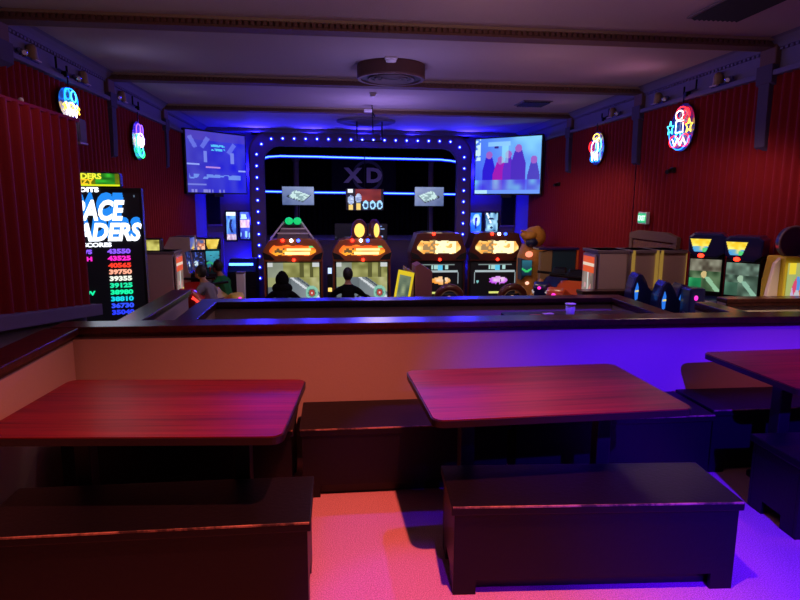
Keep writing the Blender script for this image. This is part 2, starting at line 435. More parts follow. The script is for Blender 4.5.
# neon bars inside the arch
def neon_bar(pxs, lab, dz=0):
    pts = [at(x, y, Y=YB+.45) for x, y in pxs]
    t = thing('neon_bar', lab, 'neon light', (0, 0, 0), 0, 'blue neon bars inside the stage arch')
    B().tube(pts, .016, 8).obj('tube', M['estrip'], t, smooth=True)
    B().tube([q+Vector((0, .06, 0)) for q in pts], .038, 8).obj('halo_tube', emat('bar_halo', (10, 20, 255), 1.0), t)  # wider glowing tube puts a blue halo around the bar
    return t
neon_bar([(263, 158.5), (268, 156.8), (280, 156.0), (320, 156.8), (370, 158.2), (420, 159.2), (440, 159.6), (450, 160.6), (458, 162)], 'upper blue neon bar with bent ends spanning the whole stage arch')
neon_bar([(264, 191.4), (310, 192.4), (347, 192.8), (385, 193.2), (456, 194.3)], 'lower straight blue neon bar running behind the hanging monitors')
# side openings: dark loudspeaker panels
for px0, px1, py0, py1, nm in ((203, 221, 192, 224, 'left'), (502, 521, 192, 225, 'right')):
    a, c = at(px0, py0, Y=YB+.1), at(px1, py1, Y=YB+.1)
    x0, x1 = max(a.x, XL+.02), min(c.x, XR-.02)
    t = thing('loudspeaker', 'dark upright loudspeaker panel on the back wall by the %s curtain' % nm, 'loudspeaker', ((x0+x1)/2, YB+.09, c.z-.05))
    B().box((0, 0, (a.z-c.z)/2+.05), (x1-x0, .12, a.z-c.z), bev=.01).obj('cabinet', M['speaker'], t)
    B().box((0, 0, .02), (x1-x0+.06, .16, .05), bev=.008).obj('ledge', M['wallp'], t)
    struct(B().box(((x0+x1)/2, YB+.08, (c.z+FA)/2-.1), (x1-x0+.1, .1, c.z-FA-.2)).obj('trim_pier', M['wallp']))

# posters
def poster(px0, px1, py0, py1, fn, lab):
    a, c = at(px0, py0, Y=YB-.0), at(px1, py1, Y=YB-.0)
    w, h = c.x-a.x, a.z-c.z
    t = thing('backlit_poster', lab, 'poster', ((a.x+c.x)/2, YB+.07, c.z), 0, 'backlit posters beside the stage')
    B().box((0, 0, h/2), (w+.03, .07, h+.03), bev=.01).obj('frame', M['black'], t)
    picture('print', w*.86, h*.93, 18, 38, fn, t, (0, -.038, h/2), s=1.3)
def pf1(u, v):
    c = mixc((40, 70, 190), (120, 190, 255), vn(u*4, v*6, 1))
    if v > .88: c = (230, 240, 255)
    if abs(u-.5-.12*math.sin(v*9)) < .13 and .25 < v < .75: c = (20, 30, 90)
    if v < .22: c = mixc((150, 110, 160), (230, 220, 240), vn(u*7, v*14, 2))
    return c
def pf2(u, v):
    c = mixc((40, 50, 170), (90, 120, 240), vn(u*4, v*5, 3))
    if .74 < v < .93 and vn(u*5, v*8, 7) > .4: c = (190, 230, 255)
    if .42 < v < .7: c = mixc((200, 150, 130), (240, 225, 240), vn(u*6, v*9, 4))
    if v < .3 and vn(u*5, v*10, 5) > .5: c = (150, 210, 255)
    return c
def pf3(u, v):
    c = mixc((10, 60, 190), (60, 150, 250), vn(u*3, v*4, 6)+.1)
    d = math.hypot((u-.55)/.36, (v-.68)/.28)
    if d < 1: c = mixc((250, 250, 255), (150, 210, 255), d)
    if abs(u-.48-.1*(v-.5)) < .09 and .3 < v < .8: c = (10, 30, 110)
    return c
def pf4(u, v):
    c = mixc((40, 90, 140), (180, 230, 250), vn(u*4+3, v*5, 9))
    if abs((u-.1)-(1-v)*.8) < .07 and v > .55: c = (235, 250, 255)
    if vn(u*6, v*8, 11) < .28: c = (20, 40, 80)
    return c
poster(225, 237, 211, 241, pf1, 'tall bright blue poster with white header left of the arch, further from it')
poster(238.8, 250.6, 211, 240, pf2, 'tall blue poster with a row of pale figures touching the arch on its left side')
poster(470.5, 482, 212, 236, pf3, 'blue poster with a white glowing disc just right of the arch')
poster(485, 498.5, 212, 237, pf4, 'pale blue poster with a diagonal streak right of the white disc poster')

# big wall screens set across the corners
def wall_screen(p_a, p_b, zb, zt, fn, lab, s):
    """p_a, p_b: left and right lower corners seen from the hall"""
    d = Vector((p_b[0]-p_a[0], p_b[1]-p_a[1])); ang = math.atan2(d.y, d.x); w = d.length; h = zt-zb
    t = thing('wall_screen', lab, 'screen', ((p_a[0]+p_b[0])/2, (p_a[1]+p_b[1])/2, zb), ang)
    B().box((0, .05, h/2), (w+.06, .08, h+.06), bev=.01).obj('frame', M['black'], t)
    B().box((0, .22, h/2), (.12, .3, .12)).obj('wall_bracket', M['blackm'], t)
    B().box((0, .02, -.06), (.25, .05, .06), bev=.01).obj('sensor_box', M['black'], t)
    picture('display', w, h, 110, 76, fn, t, (0, .006, h/2), s=s)
    return t
def sl(u, v):
    base = mixc((58, 52, 190), (20, 20, 235), u*1.1-.1)
    base = mixc(base, (95, 100, 215), .5*vn(u*9, v*7, 2))
    if v > .86: base = mixc(base, (90, 70, 190), .4+.3*vn(u*20, v*8))
    for cx, cy, a in ((.1, .82, .5), (.3, .82, -.6), (.75, .75, -.6)):   # pale shards
        q = (u-cx)*math.cos(a)+(v-cy)*math.sin(a); w = -(u-cx)*math.sin(a)+(v-cy)*math.cos(a)
        if abs(q) < .035 and abs(w) < .1: base = mixc(base, (130, 150, 255), .6)
    for cx in (.3, .76):
        if abs(u-cx) < .03 and .5 < v < .68: base = (120, 135, 240)
    if .40 < u < .64 and (.76 < v < .80 or .695 < v < .74) and vn(u*45, v*30, 4) > .3: base = (90, 200, 255)
    if .3 < u < .55 and abs(v-.42) < .012: base = (190, 140, 230)
    if (u < .2 and abs(v-.46) < .01) or (u > .86 and abs(v-.38) < .01): base = (150, 170, 255)
    if .03 < u < .9 and .22 < v < .3 and vn(u*14, v*22, 8) > .48: base = mixc(base, (130, 175, 255), .75)
    if abs(v-.13) < .012 and u < .3: base = (120, 130, 230)
    if v < .05 and .05 < u < .6 and vn(u*40, 1, 3) > .5: base = (140, 140, 230)
    return base
def sr(u, v):
    base = mixc((60, 80, 235), (130, 205, 240), (u*.8+v*.5-.1))
    base = mixc(base, (60, 110, 230), .5*vn(u*6, v*5, 3))
    def fig(cx, top, w, c):
        nonlocal base
        if v < top and abs(u-cx) < w*(1-.5*max(0, v-top+.22)/.22): base = c
        if math.hypot((u-cx)/.05, (v-top-.04)/.07) < 1: base = (150, 90, 190)
    fig(.22, .66, .1, (40, 24, 200)); fig(.4, .56, .12, (150, 24, 170)); fig(.52, .66, .08, (90, 40, 190)); fig(.67, .76, .11, (70, 40, 180)); fig(.9, .55, .09, (70, 60, 180))
    if .42 < u < .52 and .55 < v < .85: base = mixc(base, (150, 230, 235), .6)
    if .2 < u < .55 and .86 < v < .94: base = mixc(base, (150, 210, 250), .7)
    if v < .25: base = mixc(base, mixc((70, 60, 220), (120, 220, 235), vn(u*9, v*9, 5)), .75)
    if u < .08 and v > .6 and vn(u*20, v*22, 6) > .4: base = (190, 225, 255)
    if v < .07: base = mixc((60, 100, 230), (170, 220, 255), 1 if u < .2 else .4)
    if .3 < u < .36 and abs(v-.83) < .02: base = (50, 30, 130)
    return base
wall_screen((-2.90, 12.55), (-1.93, 13.75), 1.84, 3.06, sl, 'big wall screen with a dim blue show on it left of the stage', .95)
wall_screen((3.20, 13.75), (4.36, 12.65), 1.87, 3.08, sr, 'big wall screen with people in bright pale blue light right of the stage', 1.15)

# monitors hung in front of the stage
def monitor(px0, px1, py0, py1, fn, lab, Y, pole, s=1.1, yaw=0, nx=30, ny=20):
    a, c = at(px0, py0, Y=Y), at(px1, py1, Y=Y); w, h = c.x-a.x, a.z-c.z
    t = thing('hanging_monitor', lab, 'monitor', ((a.x+c.x)/2, Y, c.z), yaw)
    B().box((0, .035, h/2), (w+.02, .05, h+.02), bev=.006).obj('housing', M['black'], t)
    picture('display', w, h, nx, ny, fn, t, (0, .007, h/2), s=s)
    z1 = ZC-.25-c.z if pole else .72-c.z
    if pole: B().cyl((0, .06, h*.6), (0, .06, z1), .012).obj('hanger', M['blackm'], t)
    else:
        B().cyl((0, .09, h*.5), (0, .09, z1), .018).obj('pole', M['blackm'], t)
        B().cyl((0, .09, z1), (0, .09, z1+.02), .16).obj('foot_plate', M['blackm'], t)
    return t
def mship(u, v):
    c = mixc((74, 92, 140), (150, 165, 205), u*.35+v*.5+.3*vn(u*6, v*5))
    x, y = u-.52, v-.5
    q = abs(x+y*.35)/.36+abs(y-x*.12)/.33
    if q < 1: c = mixc((205, 235, 235), (120, 150, 160), (vn(u*13, v*13, 4) > .55)*.75)
    if 1 <= q < 1.14 and y < .05: c = (16, 20, 38)
    return c
YM = YB+.28
monitor(282, 314, 186.5, 205, mship, 'small monitor with a pale angular craft on it, left above the racing games', YM, False, 1.0)
monitor(415, 443.5, 187, 206, lambda u, v: mship(1-u, v), 'small monitor with a pale angular craft on it, right of the menu screen', YM, False, 1.0)
def menu(u, v):
    c = (10, 9, 14)
    if .25 < u < .93 and v > .42: c = mixc((90, 22, 14), (150, 50, 24), vn(u*5, v*5))
    if .04 < u < .18 and v > .82: c = (230, 235, 240)
    for k, cx in enumerate((.13, .33)):
        if math.hypot((u-cx)/.085, (v-.48-.08*k)/.22) < 1: c = mixc((110, 130, 180), (200, 215, 240), vn(u*20, v*20))
        if abs(u-cx) < .055 and v < .26+.05*k: c = (235, 200, 110)
    for cx in (.52, .71, .9):
        if math.hypot((u-cx)/.08, (v-.24)/.22) < 1: c = (160, 215, 255)
        if math.hypot((u-cx)/.045, (v-.22)/.12) < 1: c = (30, 50, 80)
    return c
monitor(346, 383.5, 189, 210, menu, 'menu screen with white round prize icons and a red top hanging mid-stage', YM-.02, True, 1.2, nx=44, ny=28)
def status(u, v):
    c = (7, 7, 16)
    if u > .62:
        for k, (v0, x1) in enumerate(((.86, .9), (.7, .95), (.48, .8), (.38, .8), (.2, .92))):
            if abs(v-v0) < .05 and .64 < u < x1: c = (150, 180, 240)
    if u < .3 and v < .25 and vn(u*9, v*6) > .6: c = (60, 60, 80)
    return c
monitor(335, 387, 224, 240, status, 'wide dark status monitor with a few white lines low on the stage', YM-.1, False, 1.0, nx=40, ny=18)

# ------------------------------------------------------------------ ceiling fittings
p = at(391, 80, Z=ZC-.17)
M['slot'] = mat('dark_slot', (30, 24, 34), .8)
dr = thing('ceiling_diffuser', 'big round brown ceiling air diffuser with concentric rings', 'ceiling diffuser', (p.x, p.y, ZC))
B().lathe([(.415, 0), (.42, -.02), (.42, -.15), (.41, -.17), (.375, -.17), (.37, -.15)], n=56).obj('drum', M['drum'], dr, smooth=False)
B().lathe([(.373, -.155), (.20, -.15), (.001, -.15)], n=48).obj('recess', M['slot'], dr)
for r, z in ((.285, -.175), (.20, -.172), (.12, -.17)):
    B().lathe([(r, z), (r-.06, z+.05), (r-.055, z+.06), (r+.006, z+.008), (r, z)], n=48).obj('ring', M['greyw'], dr, smooth=True)
def ceil_box(px, py, lab, w=.12):
    q = at(px, py, Z=ZC)
    t = thing('smoke_detector', lab, 'detector', (q.x, q.y, ZC), 0, 'detectors on the ceiling')
    B().box((0, 0, -.012), (w*1.1, w*1.1, .024), bev=.006).obj('plate', M['white'], t)
    B().lathe([(w*.5, -.02), (w*.45, -.05), (w*.2, -.058), (.001, -.058)], n=24).obj('sensor', M['white'], t, smooth=True)
ceil_box(391, 57.5, 'white smoke detector on the ceiling right in front of the round diffuser', .13)
ceil_box(373, 93, 'small white smoke detector on the ceiling behind the round diffuser', .10)
# ceiling medallion near the stage and hanging rig
q = at(366, 122, Z=ZC-.02)
md = thing('ceiling_medallion', 'round plaster ceiling medallion glowing blue in front of the stage', 'medallion', (q.x, q.y, ZC))
B().lathe([(.62, 0), (.62, -.025), (.55, -.05), (.50, -.03), (.30, -.035), (.22, -.07), (.08, -.09), (.001, -.09)], n=48).obj('rosette', M['frieze'], md, smooth=True)
rg = thing('ceiling_bracket', 'black hanging bracket with two rods under the ceiling medallion', 'bracket', (q.x+.06, q.y-.2, ZC))
for x in (-.26, .26): B().box((x, 0, -.215), (.03, .03, .43)).obj('rod', M['blackm'], rg)
B().box((0, 0, -.43), (.55, .03, .025)).obj('crossbar', M['blackm'], rg)
q = at(372, 108, Z=ZC-.05)
cmx = thing('ceiling_camera', 'small pale camera on a thin rod below the ceiling', 'camera', (q.x, q.y, ZC))
B().cyl((0, 0, 0), (.02, 0, -.5), .010).obj('rod', M['blackm'], cmx)
B().box((-.07, -.02, -.10), (.14, .07, .05), bev=.01).obj('camera_body', M['white'], cmx)
B().cyl((0, 0, -.1), (.05, 0, -.2), .012).obj('arm', M['blackm'], cmx)
def vent(px, py, w, d, lab):
    q = at(px, py, Z=ZC)
    t = thing('ceiling_vent', lab, 'vent', (q.x, q.y, ZC), 0, 'louvred vents in the ceiling')
    B().box((0, 0, -.008), (w, d, .016), bev=.004).obj('frame', M['greyw'], t)
    B().box((0, 0, -.018), (w-.06, d-.06, .006)).obj('backing', M['black'], t)
    bb = B()
    for i in range(10): bb.box((-w/2+.05+(w-.1)*i/9, 0, -.026), (.03, d-.07, .012), rot=(0, .5, 0))
    bb.obj('louvre', M['slot'], t)
vent(740, 5, .5, .75, 'large louvred vent at the near right of the ceiling')
vent(533, 103, .5, .55, 'small louvred vent further back on the ceiling, over the right-hand screen')

# spot fittings and hooks on the frieze
def frieze_spot(px, py, X, lab):
    sg = 1 if X < 0 else -1
    q = at(px, py, X=X)
    t = thing('wall_spotlight', lab, 'spotlight', (X, q.y, ZT+.028), 0, 'spotlight pairs standing on the curtain rail')
    B().lathe([(.001, .15), (.03, .15), (.05, .12), (.062, .0), (.058, .0), (.045, .11), (.001, .13)], (sg*.0, .16, .02), 20).obj('can_shade', M['tan'], t, smooth=True)
    B().box((sg*.0, .16, .018), (.13, .13, .01)).obj('shade_plate', M['greyl'], t)
    B().cyl((0, -.02, .01), (0, -.02, .08), .012).obj('stem', M['blackm'], t)
    B().cyl((-sg*.02, -.05, .07), (sg*.05, -.09, .04), .026, .038).obj('lamp_head', M['chrome'], t, smooth=True)
    B().cyl((sg*.05, -.09, .04), (sg*.053, -.092, .039), .022).obj('lens', M['white'], t)
    B().box((0, .07, .012), (.07, .32, .024)).obj('mount_bar', M['blackm'], t)
ws = 'tan can spotlight on the %s rail, %s'
for px, py, d in ((24, 60, 'nearest, at the photo edge'), (78, 84, 'just beyond the blue and yellow neon'), (118, 101, 'before the multicoloured neon')):
    frieze_spot(px, py, XL+.09, ws % ('left', d))
for px, py, d in ((727, 78, 'next to the nearest pilaster'), (664, 100, 'just beyond the big red neon'), (617, 113, 'above the small yellow and blue neon')):
    frieze_spot(px, py, XR-.09, ws % ('right', d))
def hook(px, py, X, lab):
    q = at(px, py, X=X); sg = 1 if X < 0 else -1
    t = thing('sign_hook', lab, 'hook', (X, q.y, ZT), 0, 'black hanging hooks over the neon signs')
    B().tube([(0, -.13, .20), (0, -.13, .09), (0, .13, .07), (0, .13, .16)], .012, 8).obj('hook_bar', M['blackm'], t)
    B().box((sg*.02, .02, .05), (.06, .05, .06), bev=.01).obj('clamp', M['blackm'], t)
hk = 'black bent hook bracket over the %s neon sign'
hook(62, 74, XL+.10, hk % 'blue and yellow'); hook(136, 112, XL+.10, hk % 'multicoloured')
hook(690, 90, XR-.10, hk % 'big red and blue'); hook(605, 122, XR-.10, hk % 'small blue, white and yellow')

# neon wall signs: plain loops and stars
def neon_sign(px, py0, py1, X, lab, curves, w):
    sg = 1 if X < 0 else -1
    a, c = at(px, py0, X=X), at(px, py1, X=X); h = a.z-c.z
    rz = PI/2 if sg > 0 else -PI/2
    t = thing('neon_sign', lab, 'neon sign', (X, (a.y+c.y)/2, c.z), rz, 'oval neon signs on the curtains')
    n = 36
    B().prism([(w/2*math.cos(2*PI*i/n), h/2+h/2*math.sin(2*PI*i/n)) for i in range(n)], .03, .045, 'Y').obj('backing', M['navy'], t)
    B().tube([(0, .02, h), (0, .02, h+.14)], .008, 6).obj('hanger', M['blackm'], t)
    for k, (col, pts, cl) in enumerate(curves):
        B().tube([(x*w, 0, h/2+z*h) for x, z in pts], .0065, 6, closed=cl).obj('tube', NEON[col], t, smooth=True)
NEON = {k: emat('neon_'+k, c, s) for k, c, s in (('blue', (20, 120, 255), 4.5), ('cyan', (70, 210, 255), 4.5), ('yellow', (255, 205, 60), 4.5), ('white', (255, 240, 225), 5),
        ('red', (255, 30, 30), 5), ('green', (40, 255, 130), 4), ('violet', (120, 70, 255), 4.5))}
def ell(cx, cz, rx, rz, n=14, a0=0): return [(cx+rx*math.cos(a0+2*PI*i/n), cz+rz*math.sin(a0+2*PI*i/n)) for i in range(n)]
def star(cx, cz, r, n=5): return [(cx+(r if i % 2 == 0 else r*.45)*math.cos(PI/2+PI*i/n), cz+(r if i % 2 == 0 else r*.45)*math.sin(PI/2+PI*i/n)) for i in range(2*n)]
def zig(x0, x1, z0, z1, n): return [(x0+(x1-x0)*i/n, z0 if i % 2 else z1) for i in range(n+1)]
neon_sign(71.5, 88, 119, XL+.16, 'blue and yellow neon sign high on the left wall, nearest of the signs there',
  [('blue', ell(-.18, .26, .14, .17), True), ('cyan', ell(.14, .24, .13, .18), True), ('blue', ell(0, .12, .34, .34, 18), True), ('yellow', zig(-.40, .40, -.08, -.28, 8), False),
   ('white', zig(-.3, .3, -.18, -.40, 7), False), ('yellow', zig(-.42, .42, 0, -.12, 6), False), ('white', ell(0, -.1, .16, .12), True)], .50)
neon_sign(140.5, 122, 160, XL+.16, 'green, white and violet neon sign on the left wall nearer the stage',
  [('violet', ell(-.1, .26, .2, .17), True), ('violet', ell(.15, .28, .13, .14), True), ('white', ell(.05, .02, .26, .18), True), ('green', ell(-.22, -.08, .15, .24), True),
   ('cyan', ell(.0, -.26, .22, .14), True), ('green', ell(.12, -.33, .18, .10), True), ('violet', star(.26, .05, .13), True), ('white', zig(-.12, .2, -.12, .1, 5), False)], .54)
neon_sign(680, 104, 151, XR-.16, 'big red, white and blue neon sign with two stars on right wall',
  [('red', ell(.02, .30, .22, .13), True), ('white', ell(-.06, .26, .16, .10), True), ('red', ell(.22, .22, .13, .16), True), ('white', [(-.18, .14), (-.18, -.1), (.12, -.1), (.12, .14)], True),
   ('cyan', star(-.42, .02, .15), True), ('yellow', star(.36, .0, .15), True), ('blue', ell(-.02, -.2, .18, .12), True), ('cyan', ell(-.05, -.18, .1, .07), True),
   ('red', ell(-.24, -.28, .18, .12), True), ('red', ell(.22, -.28, .18, .13), True), ('white', zig(-.3, .28, -.38, -.22, 5), False), ('blue', ell(0, 0, .47, .47, 28)[14:27], False)], .54)
neon_sign(595, 132, 165, XR-.16, 'small blue, white and yellow neon sign on right wall nearer the stage',
  [('yellow', ell(.05, .32, .22, .11), True), ('white', ell(-.02, .02, .24, .22), True), ('cyan', ell(.24, .1, .18, .2), True), ('red', ell(-.32, .08, .11, .14), True),
   ('blue', ell(.16, -.22, .24, .18), True), ('white', zig(-.25, .2, -.36, -.1, 5), False), ('blue', ell(-.14, -.3, .16, .1), True), ('yellow', zig(-.1, .2, .2, .32, 4), False)], .56)
q = at(79, 119, X=XL+.12); q2 = at(79, 142, X=XL+.12)
t = thing('wall_speaker', 'small grey box speaker on left wall below the blue and yellow neon', 'loudspeaker', (XL+.17, q.y, q2.z))
B().box((-.06, 0, (q.z-q2.z)/2), (.08, .2, q.z-q2.z), bev=.012).obj('cabinet', M['frieze'], t)
B().box((-.017, 0, (q.z-q2.z)/2), (.01, .17, (q.z-q2.z)*.85)).obj('grille', M['greyw'], t)
B().box((-.06, 0, -.012), (.1, .22, .02)).obj('shelf_plate', M['greyl'], t)
# exit sign, dome camera, doorway
q = at(646.5, 218, X=XR-.1)
t = thing('exit_sign', 'green lit exit sign on the right wall above the doorway', 'exit sign', (XR-.14, q.y, q.z-.11), -PI/2)
B().box((0, 0, .11), (.24, .05, .17), bev=.008).obj('housing', M['white'], t)
B().box((0, -.032, .11), (.21, .006, .13)).obj('face', emat('exit_face', (60, 235, 150), .75), t)
text('lettering', 'EXIT', .10, emat('exit_letters', (225, 255, 240), 1.3), t, (0, -.036, .075), bold=.003, depth=.002)
for px, py, lab in ((672, 170, 'small black camera on right wall curtain below the big neon'), (558, 184, 'small black camera on right wall curtain beside the big wall screen')):
    q = at(px, py, X=XR-.1)
    t = thing('wall_camera', lab, 'camera', (XR-.12, q.y, q.z), 0, 'cameras on the right wall')
    B().box((.03, 0, 0), (.06, .07, .07), bev=.01).obj('mount', M['black'], t)
    B().cyl((.02, 0, 0), (-.08, -.05, -.03), .028).obj('camera_body', M['black'], t)
qa, qb = at(633, 230, X=XR-.1), at(676, 250, X=XR-.1)
dw = (qa.y-qb.y)
d1 = B(); d1.box((XR-.09, (qa.y+qb.y)/2, (qa.z+FN)/2-.07), (.04, dw-.09, qa.z-FN-.14)); struct(d1.obj('door_1', M['brownw']))
d2 = B()
for y in (qa.y, qb.y): d2.box((XR-.10, y, (qa.z+FN)/2-.06), (.06, .09, qa.z-FN-.12), bev=.01)
d2.prism([(qb.y-.05, qa.z-.12), (qa.y+.05, qa.z-.12), (qa.y+.05, qa.z-.04), (qa.y-.2, qa.z+.01), (qb.y+.2, qa.z+.01), (qb.y-.05, qa.z-.04)], XR-.13, XR-.07, 'X', bev=.01)
struct(d2.obj('trim_doorway', M['beam']))

# ------------------------------------------------------------------ booth walls
def capwall(name, p, q, z0, z1, th=.12, capw=.2, capt=.05, m='beige', ext0=0, ext1=0, cap_m='cap'):
    p, q = Vector((p[0], p[1], 0)), Vector((q[0], q[1], 0)); d = q-p; L = d.length; a = math.atan2(d.y, d.x)
    mid_ = (p+q)/2
    o = B().box((0, 0, 0), (L, th, z1-capt-z0)).obj(name, M[m]); o.location = (mid_.x, mid_.y, (z0+z1-capt)/2); o.rotation_euler.z = a
    struct(o)
    c = B().box(((ext1-ext0)/2, 0, 0), (capw, L+ext0+ext1, capt), bev=.008) if False else B().box(((ext1-ext0)/2, 0, 0), (L+ext0+ext1, capw, capt), bev=.008)
    c.box(((ext1-ext0)/2, 0, -capt*.5-.012), (L+ext0+ext1-.01, th+.03, .024))
    oc = c.obj(name.replace('wall', 'trim_cap'), M[cap_m]); oc.location = (mid_.x, mid_.y, z1-capt/2); oc.rotation_euler.z = a
    struct(oc); return o
capwall('wall_booth_front', (-1.70, 3.895), (5.2, 3.895), -.1, .92, .12, .20, .045, ext0=.04)
capwall('wall_booth_left', (-1.665, -1.5), (-1.665, 3.78), -.05, .92, .12, .20, .045)
# lower booth beyond
capwall('wall_pit_left', (-1.16, 3.99), (-1.16, 5.55), FP, .78, .12, .17, .045)
capwall('wall_pit_far', (-1.24, 5.62), (2.84, 5.62), FP-.2, .78, .12, .20, .045)
capwall('wall_pit_right', (2.76, 3.99), (2.76, 5.55), FP, .78, .12, .17, .045)
capwall('wall_ramp_left', (-1.56, 3.99), (-1.56, 6.25), FP-.3, .79, .12, .19, .045)
capwall('wall_side_right', (3.10, 3.99), (3.10, 4.72), FP, .87, .12, .15, .04)
capwall('wall_side_cross', (3.38, 4.88), (4.46, 4.88), FP, .875, .12, .15, .04)
capwall('wall_ledge_right', (2.95, 6.95), (4.44, 6.95), FN, .64, .12, .2, .045, m='greyw')

# curtained partition beside the left aisle
PX = -2.20
b = B()
b.box((PX-.1, 3.2, 1.08), (.16, 4.7, 2.5)); struct(b.obj('wall_partition', M['greyw']))
pc = curtain(PX-.02, 1, .9, 5.55, 1.33, 2.35, 'dark red pleated curtain facing the left aisle on the low near partition', .16, .126)
b = B()
b.prism([(.9, 1.25), (5.56, .67), (5.56, .77), (.9, 1.35)], PX-.02, PX+.12, 'X', bev=.01); struct(b.obj('trim_ledge', M['frieze']))
b = B(); b.box((PX-.06, 3.22, 2.355), (.2, 4.7, .03), bev=.006); struct(b.obj('trim_partition', M['curtain']))
b = B(); b.sph((0, 0, 0), .018, n=8); o = b.obj('ornament_knob', M['white']); o.location = at(21, 101.5, X=PX); o.location.z = 2.385; tag(o, 'tiny white knob on top of the near red partition', 'knob')

# ------------------------------------------------------------------ tables and benches
def rounded(w, d, r, n=6):
    pts = []
    for cx, cy, a0 in ((w/2-r, d/2-r, 0), (-w/2+r, d/2-r, PI/2), (-w/2+r, -d/2+r, PI), (w/2-r, -d/2+r, 1.5*PI)):
        for i in range(n+1):
            a = a0+PI/2*i/n; pts.append((cx+r*math.cos(a), cy+r*math.sin(a)))
    return pts
def make_table(label, loc, rz, w=1.24, d=.79):
    t = thing('dining_table', label, 'table', loc, rz, 'rectangular booth tables')
    B().prism(rounded(w, d, .05), .722, .75, 'Z').obj('tabletop', M['table'], t)
    B().prism(rounded(w+.012, d+.012, .055), .715, .745, 'Z').obj('edge_band', M['edge'], t)
    for x in (-.37, .37):
        B().box((x, 0, .37), (.075, .075, .70), bev=.006).obj('post', M['black'], t)
        B().box((x, 0, .022), (.09, .34, .044), bev=.015).obj('foot', M['black'], t)
        B().box((x, 0, .70), (.07, .5, .03)).obj('support_bar', M['black'], t)
    return t
T = make_table('mahogany table lit red at the left, in front of the left half wall', (-.815, 2.80, 0), math.radians(-4.5))
dup(T, (1.03, 2.895, 0), math.radians(2.2), 'mahogany table in the middle, purple-lit, over the gap between benches')
dup(T, (2.985, 3.16, 0), math.radians(2.5), 'mahogany table at the right photo edge, partly cut off')

def make_bench(label, loc, rz, w, d, h=.42):
    t = thing('bench', label, 'bench', loc, rz, 'black wooden box benches')
    B().box((0, 0, h-.02), (w, d, .04), bev=.006).obj('seat_lid', M['bench'], t)
    bw, bd = w-.03, d-.03; nz = .075; fw = .10
    poly = [(-bw/2, 0), (-bw/2+fw, 0), (-bw/2+fw, nz), (bw/2-fw, nz), (bw/2-fw, 0), (bw/2, 0), (bw/2, h-.041), (-bw/2, h-.041)]
    B().prism(poly, -bd/2, -bd/2+.02, 'Y').obj('front_panel', M['bench'], t)
    B().prism(poly, bd/2-.02, bd/2, 'Y').obj('back_panel', M['bench'], t)
    e = bd-.045
    poly2 = [(-e/2, 0), (-e/2+.09, 0), (-e/2+.09, nz), (e/2-.09, nz), (e/2-.09, 0), (e/2, 0), (e/2, h-.041), (-e/2, h-.041)]
    for x in (-bw/2+.01, bw/2-.01): B().prism(poly2, x-.01, x+.01, 'X').obj('side_panel', M['bench'], t)
    B().prism([(-bw/2+.03, .001), (bw/2-.03, .001), (bw/2-.03, nz+.02), (-bw/2+.03, nz+.02)], -bd/2+.05, -bd/2+.065, 'Y').obj('toe_kick', M['black'], t)
    B().box((0, 0, nz+.03), (bw-.06, bd-.06, .015)).obj('bottom_panel', M['bench'], t)
    r = B().box((0, -d/2+.002, h-.003), (w-.012, .007, .007))     # worn paint along the front edge of the lid
    r.obj('worn_edge', M['scuff'], t)
    return t
make_bench('black box bench at the near left, in front of the red-lit table', (-.765, 2.47, 0), 0, 1.31, .42)
make_bench('black box bench at the near centre, in front of the middle table', (1.13, 2.49, 0), math.radians(-3.5), 1.28, .41)
make_bench('black box bench at the near right photo edge, below the right table', (2.94, 2.77, 0), math.radians(-1), 1.26, .40)
make_bench('black box bench against the half wall behind the red-lit left table', (-.88, 3.50, 0), 0, 1.27, .48)
make_bench('black box bench against the half wall in the gap between left and middle table', (.40, 3.50, 0), 0, 1.23, .48)
make_bench('black box bench against the half wall behind the right end of the middle table', (1.675, 3.51, 0), 0, 1.26, .47)
make_bench('black box bench against the half wall under the far side of the right table', (2.99, 3.57, 0), 0, 1.30, .43)

# things in the lower booth: table, cup, box, bag
t = thing('booth_table', 'dark table in the lower booth, only its top edge showing over the wall', 'table', (2.05, 4.75, FP))
B().prism(rounded(1.2, .75, .05), .805, .83, 'Z').obj('tabletop', M['edge'], t)
for x in (-.37, .37):
    B().box((x, 0, .41), (.07, .07, .79)).obj('post', M['black'], t); B().box((x, 0, .02), (.08, .6, .04)).obj('foot', M['black'], t)
tz = FP+.83
q = at(570, 316, Z=tz)
t = thing('drinking_cup', 'clear tall plastic cup standing on the lower booth table', 'cup', (q.x, q.y, tz))
B().lathe([(.001, 0), (.028, 0), (.032, .01), (.040, .10), (.042, .10), (.036, .004)], n=20).obj('cup_wall', M['glass'], t, smooth=True)
B().lathe([(.001, .101), (.045, .101), (.046, .11), (.001, .115)], n=20).obj('lid', M['white'], t, smooth=True)
q = at(548, 316, Z=tz)
o = B().box((0, 0, .012), (.09, .06, .024), bev=.004).obj('napkin_box', M['greyl']); o.location = (q.x, q.y, tz); tag(o, 'small pale box lying beside the cup on the lower booth table', 'box')
q = at(538, 316, Z=tz)
o = B().box((0, 0, .006), (.10, .05, .012), bev=.004).obj('wallet', M['red']); o.location = (q.x-.02, q.y, tz); tag(o, 'flat reddish wallet on the lower booth table left of the pale box', 'wallet')

